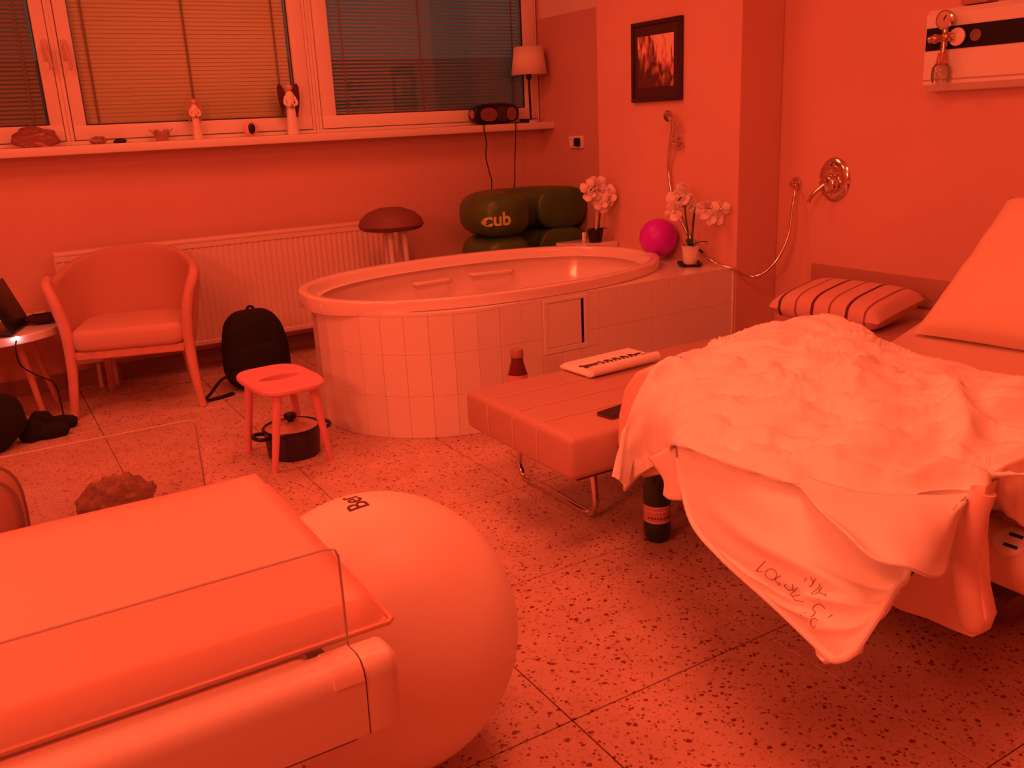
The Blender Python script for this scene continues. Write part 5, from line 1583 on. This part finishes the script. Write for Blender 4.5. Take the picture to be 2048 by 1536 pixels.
# near rail with rounded end cap
bm = B(); prism(bm, [(0.749, 0.710), (0.746, 0.772), (0.749, 0.784), (0.756, 0.791), (0.768, 0.793), (0.790, 0.790), (0.796, 0.784), (0.796, 0.71)], -0.66, 0.2545, 'x', 0.0015, 1)
obj('side_rail', bm, mat('rail_plastic', (0.78, 0.66, 0.58), 0.35), wr)
RP = [(0.749, 0.710), (0.746, 0.772), (0.749, 0.784), (0.756, 0.791), (0.768, 0.793), (0.790, 0.790), (0.796, 0.784), (0.796, 0.71)]
bm = B(); prism(bm, RP, 0.2425, 0.293, 'x', 0.0105, 4); obj('rail_end_cap', bm, mat('rail_plastic', (0.78, 0.66, 0.58), 0.35), wr, ang=1.0)
bm = B(); prism(bm, inset(RP, -0.0003), 0.2540, 0.2551, 'x', 0.0); obj('cap_seam', bm, mat('seam_shadow', (0.12, 0.06, 0.05), 0.8), wr, False)
bm = B(); prism(bm, [(0.7452, 0.774), (0.7482, 0.7846), (0.7556, 0.7922), (0.768, 0.7942), (0.7905, 0.7912), (0.797, 0.785), (0.796, 0.78)], 0.223, 0.2535, 'x', 0.0); obj('rail_clip', bm, mat('rail_clip', (0.8, 0.6, 0.52), 0.4), wr)
# clear panels
def panel(x0, x1, y, z0, z1):
    bm = B(); prism(bm, rrect(x0, x1, z0, z1, 0.012, 4), y-0.0025, y+0.0025, 'y', 0.0); pn = obj('clear_panel', bm, M_ACRYL, wr, False)
    bm = B()
    tube(bm, [(x0, y, z1), (x1-0.012, y, z1), (x1-0.003, y, z1-0.003), (x1, y, z1-0.012), (x1, y, z0)], 0.0014, 6)
    obj('panel_edge', bm, M_ACRED, pn)
panel(-0.60, 0.258, 0.7995, 0.735, 0.898)
panel(-0.60, 0.235, 1.330, 0.76, 0.897)
bm = B(); box(bm, (-0.45, 0.98, 0.08), (-0.05, 1.20, 0.662), 0.03, 2); obj('pedestal', bm, M_BEDPL, wr)
bm = B(); box(bm, (-0.62, 0.84, 0.03), (0.10, 1.30, 0.085), 0.02, 2); obj('base', bm, M_BEDDK, wr)
for (x, y) in ((-0.55, 0.9), (-0.55, 1.24), (0.04, 0.9), (0.04, 1.24)):
    bm = B(); lathe(bm, [(0.02, -0.012), (0.03, -0.008), (0.03, 0.008), (0.02, 0.012)], (0, 0, 0), 14, mtx=Matrix.Translation((x, y, 0.0305)) @ Matrix.Rotation(PI/2, 4, 'X')); obj('caster', bm, M_BLACKP, wr)

# bags on the floor behind the warmer, seen through the clear panel
rb = thing('brown_bag', 'rounded reddish bag with dark piping, seen through the clear panel at the left edge', 'bag', (-0.1, 3.3, 0))
bm = B(); 
t2 = bmesh.new(); bmesh.ops.create_uvsphere(t2, u_segments=32, v_segments=20, radius=1.0)
for v in t2.verts:
    x, y, z = v.co
    x = math.copysign(abs(x)**0.6, x); z = math.copysign(abs(z)**0.6, z)
    v.co = (-0.18+x*0.17, 3.10+y*0.12, 0.171+z*0.17)
merge(bm, t2); obj('body', bm, mat('red_brown_bag', (0.42, 0.2, 0.17), 0.7), rb)
for dy, f in ((-0.085, 0.92), (0.02, 1.0)):
    bm = B(); tube(bm, [(-0.18+0.172*f*px, 3.10+dy, 0.173+0.171*f*pz) for px, pz in sup_outline(1, 1, 3.2, 40)]+[(-0.18+0.172*f, 3.10+dy, 0.173)], 0.006, 8); obj('piping', bm, mat('dark_piping', (0.14, 0.05, 0.05), 0.7), rb)
kb = B()
lumpy(kb, (0.275, 3.28, 0.07), 0.10, (1.25, 0.8, 0.8), 0.4, 2.6, 1.3, 40, zmin=0.002)
for v in kb.verts:
    v.co += Vector((0, 0, 1))*(0.006*math.sin(v.co.x*160)*(v.co.z > 0.01)) 
o = obj('knit_bundle', kb, mat('brown_knit', (0.30, 0.15, 0.10), 0.95, bump=0.8, bscale=140, var=0.5, vscale=60), None); tag(o, 'bundle of brown knitted cloth on the floor, seen through the clear panel', 'cloth')
kb = B(); lumpy(kb, (0.10, 2.98, 0.05), 0.09, (1.5, 0.8, 0.5), 0.3, 2.0, 9.3, 24, zmin=0.002)
o = obj('folded_garment', kb, mat('rust_cloth', (0.5, 0.24, 0.16), 0.95), None); tag(o, 'rust-coloured folded garment beside the reddish bag on the floor', 'cloth')
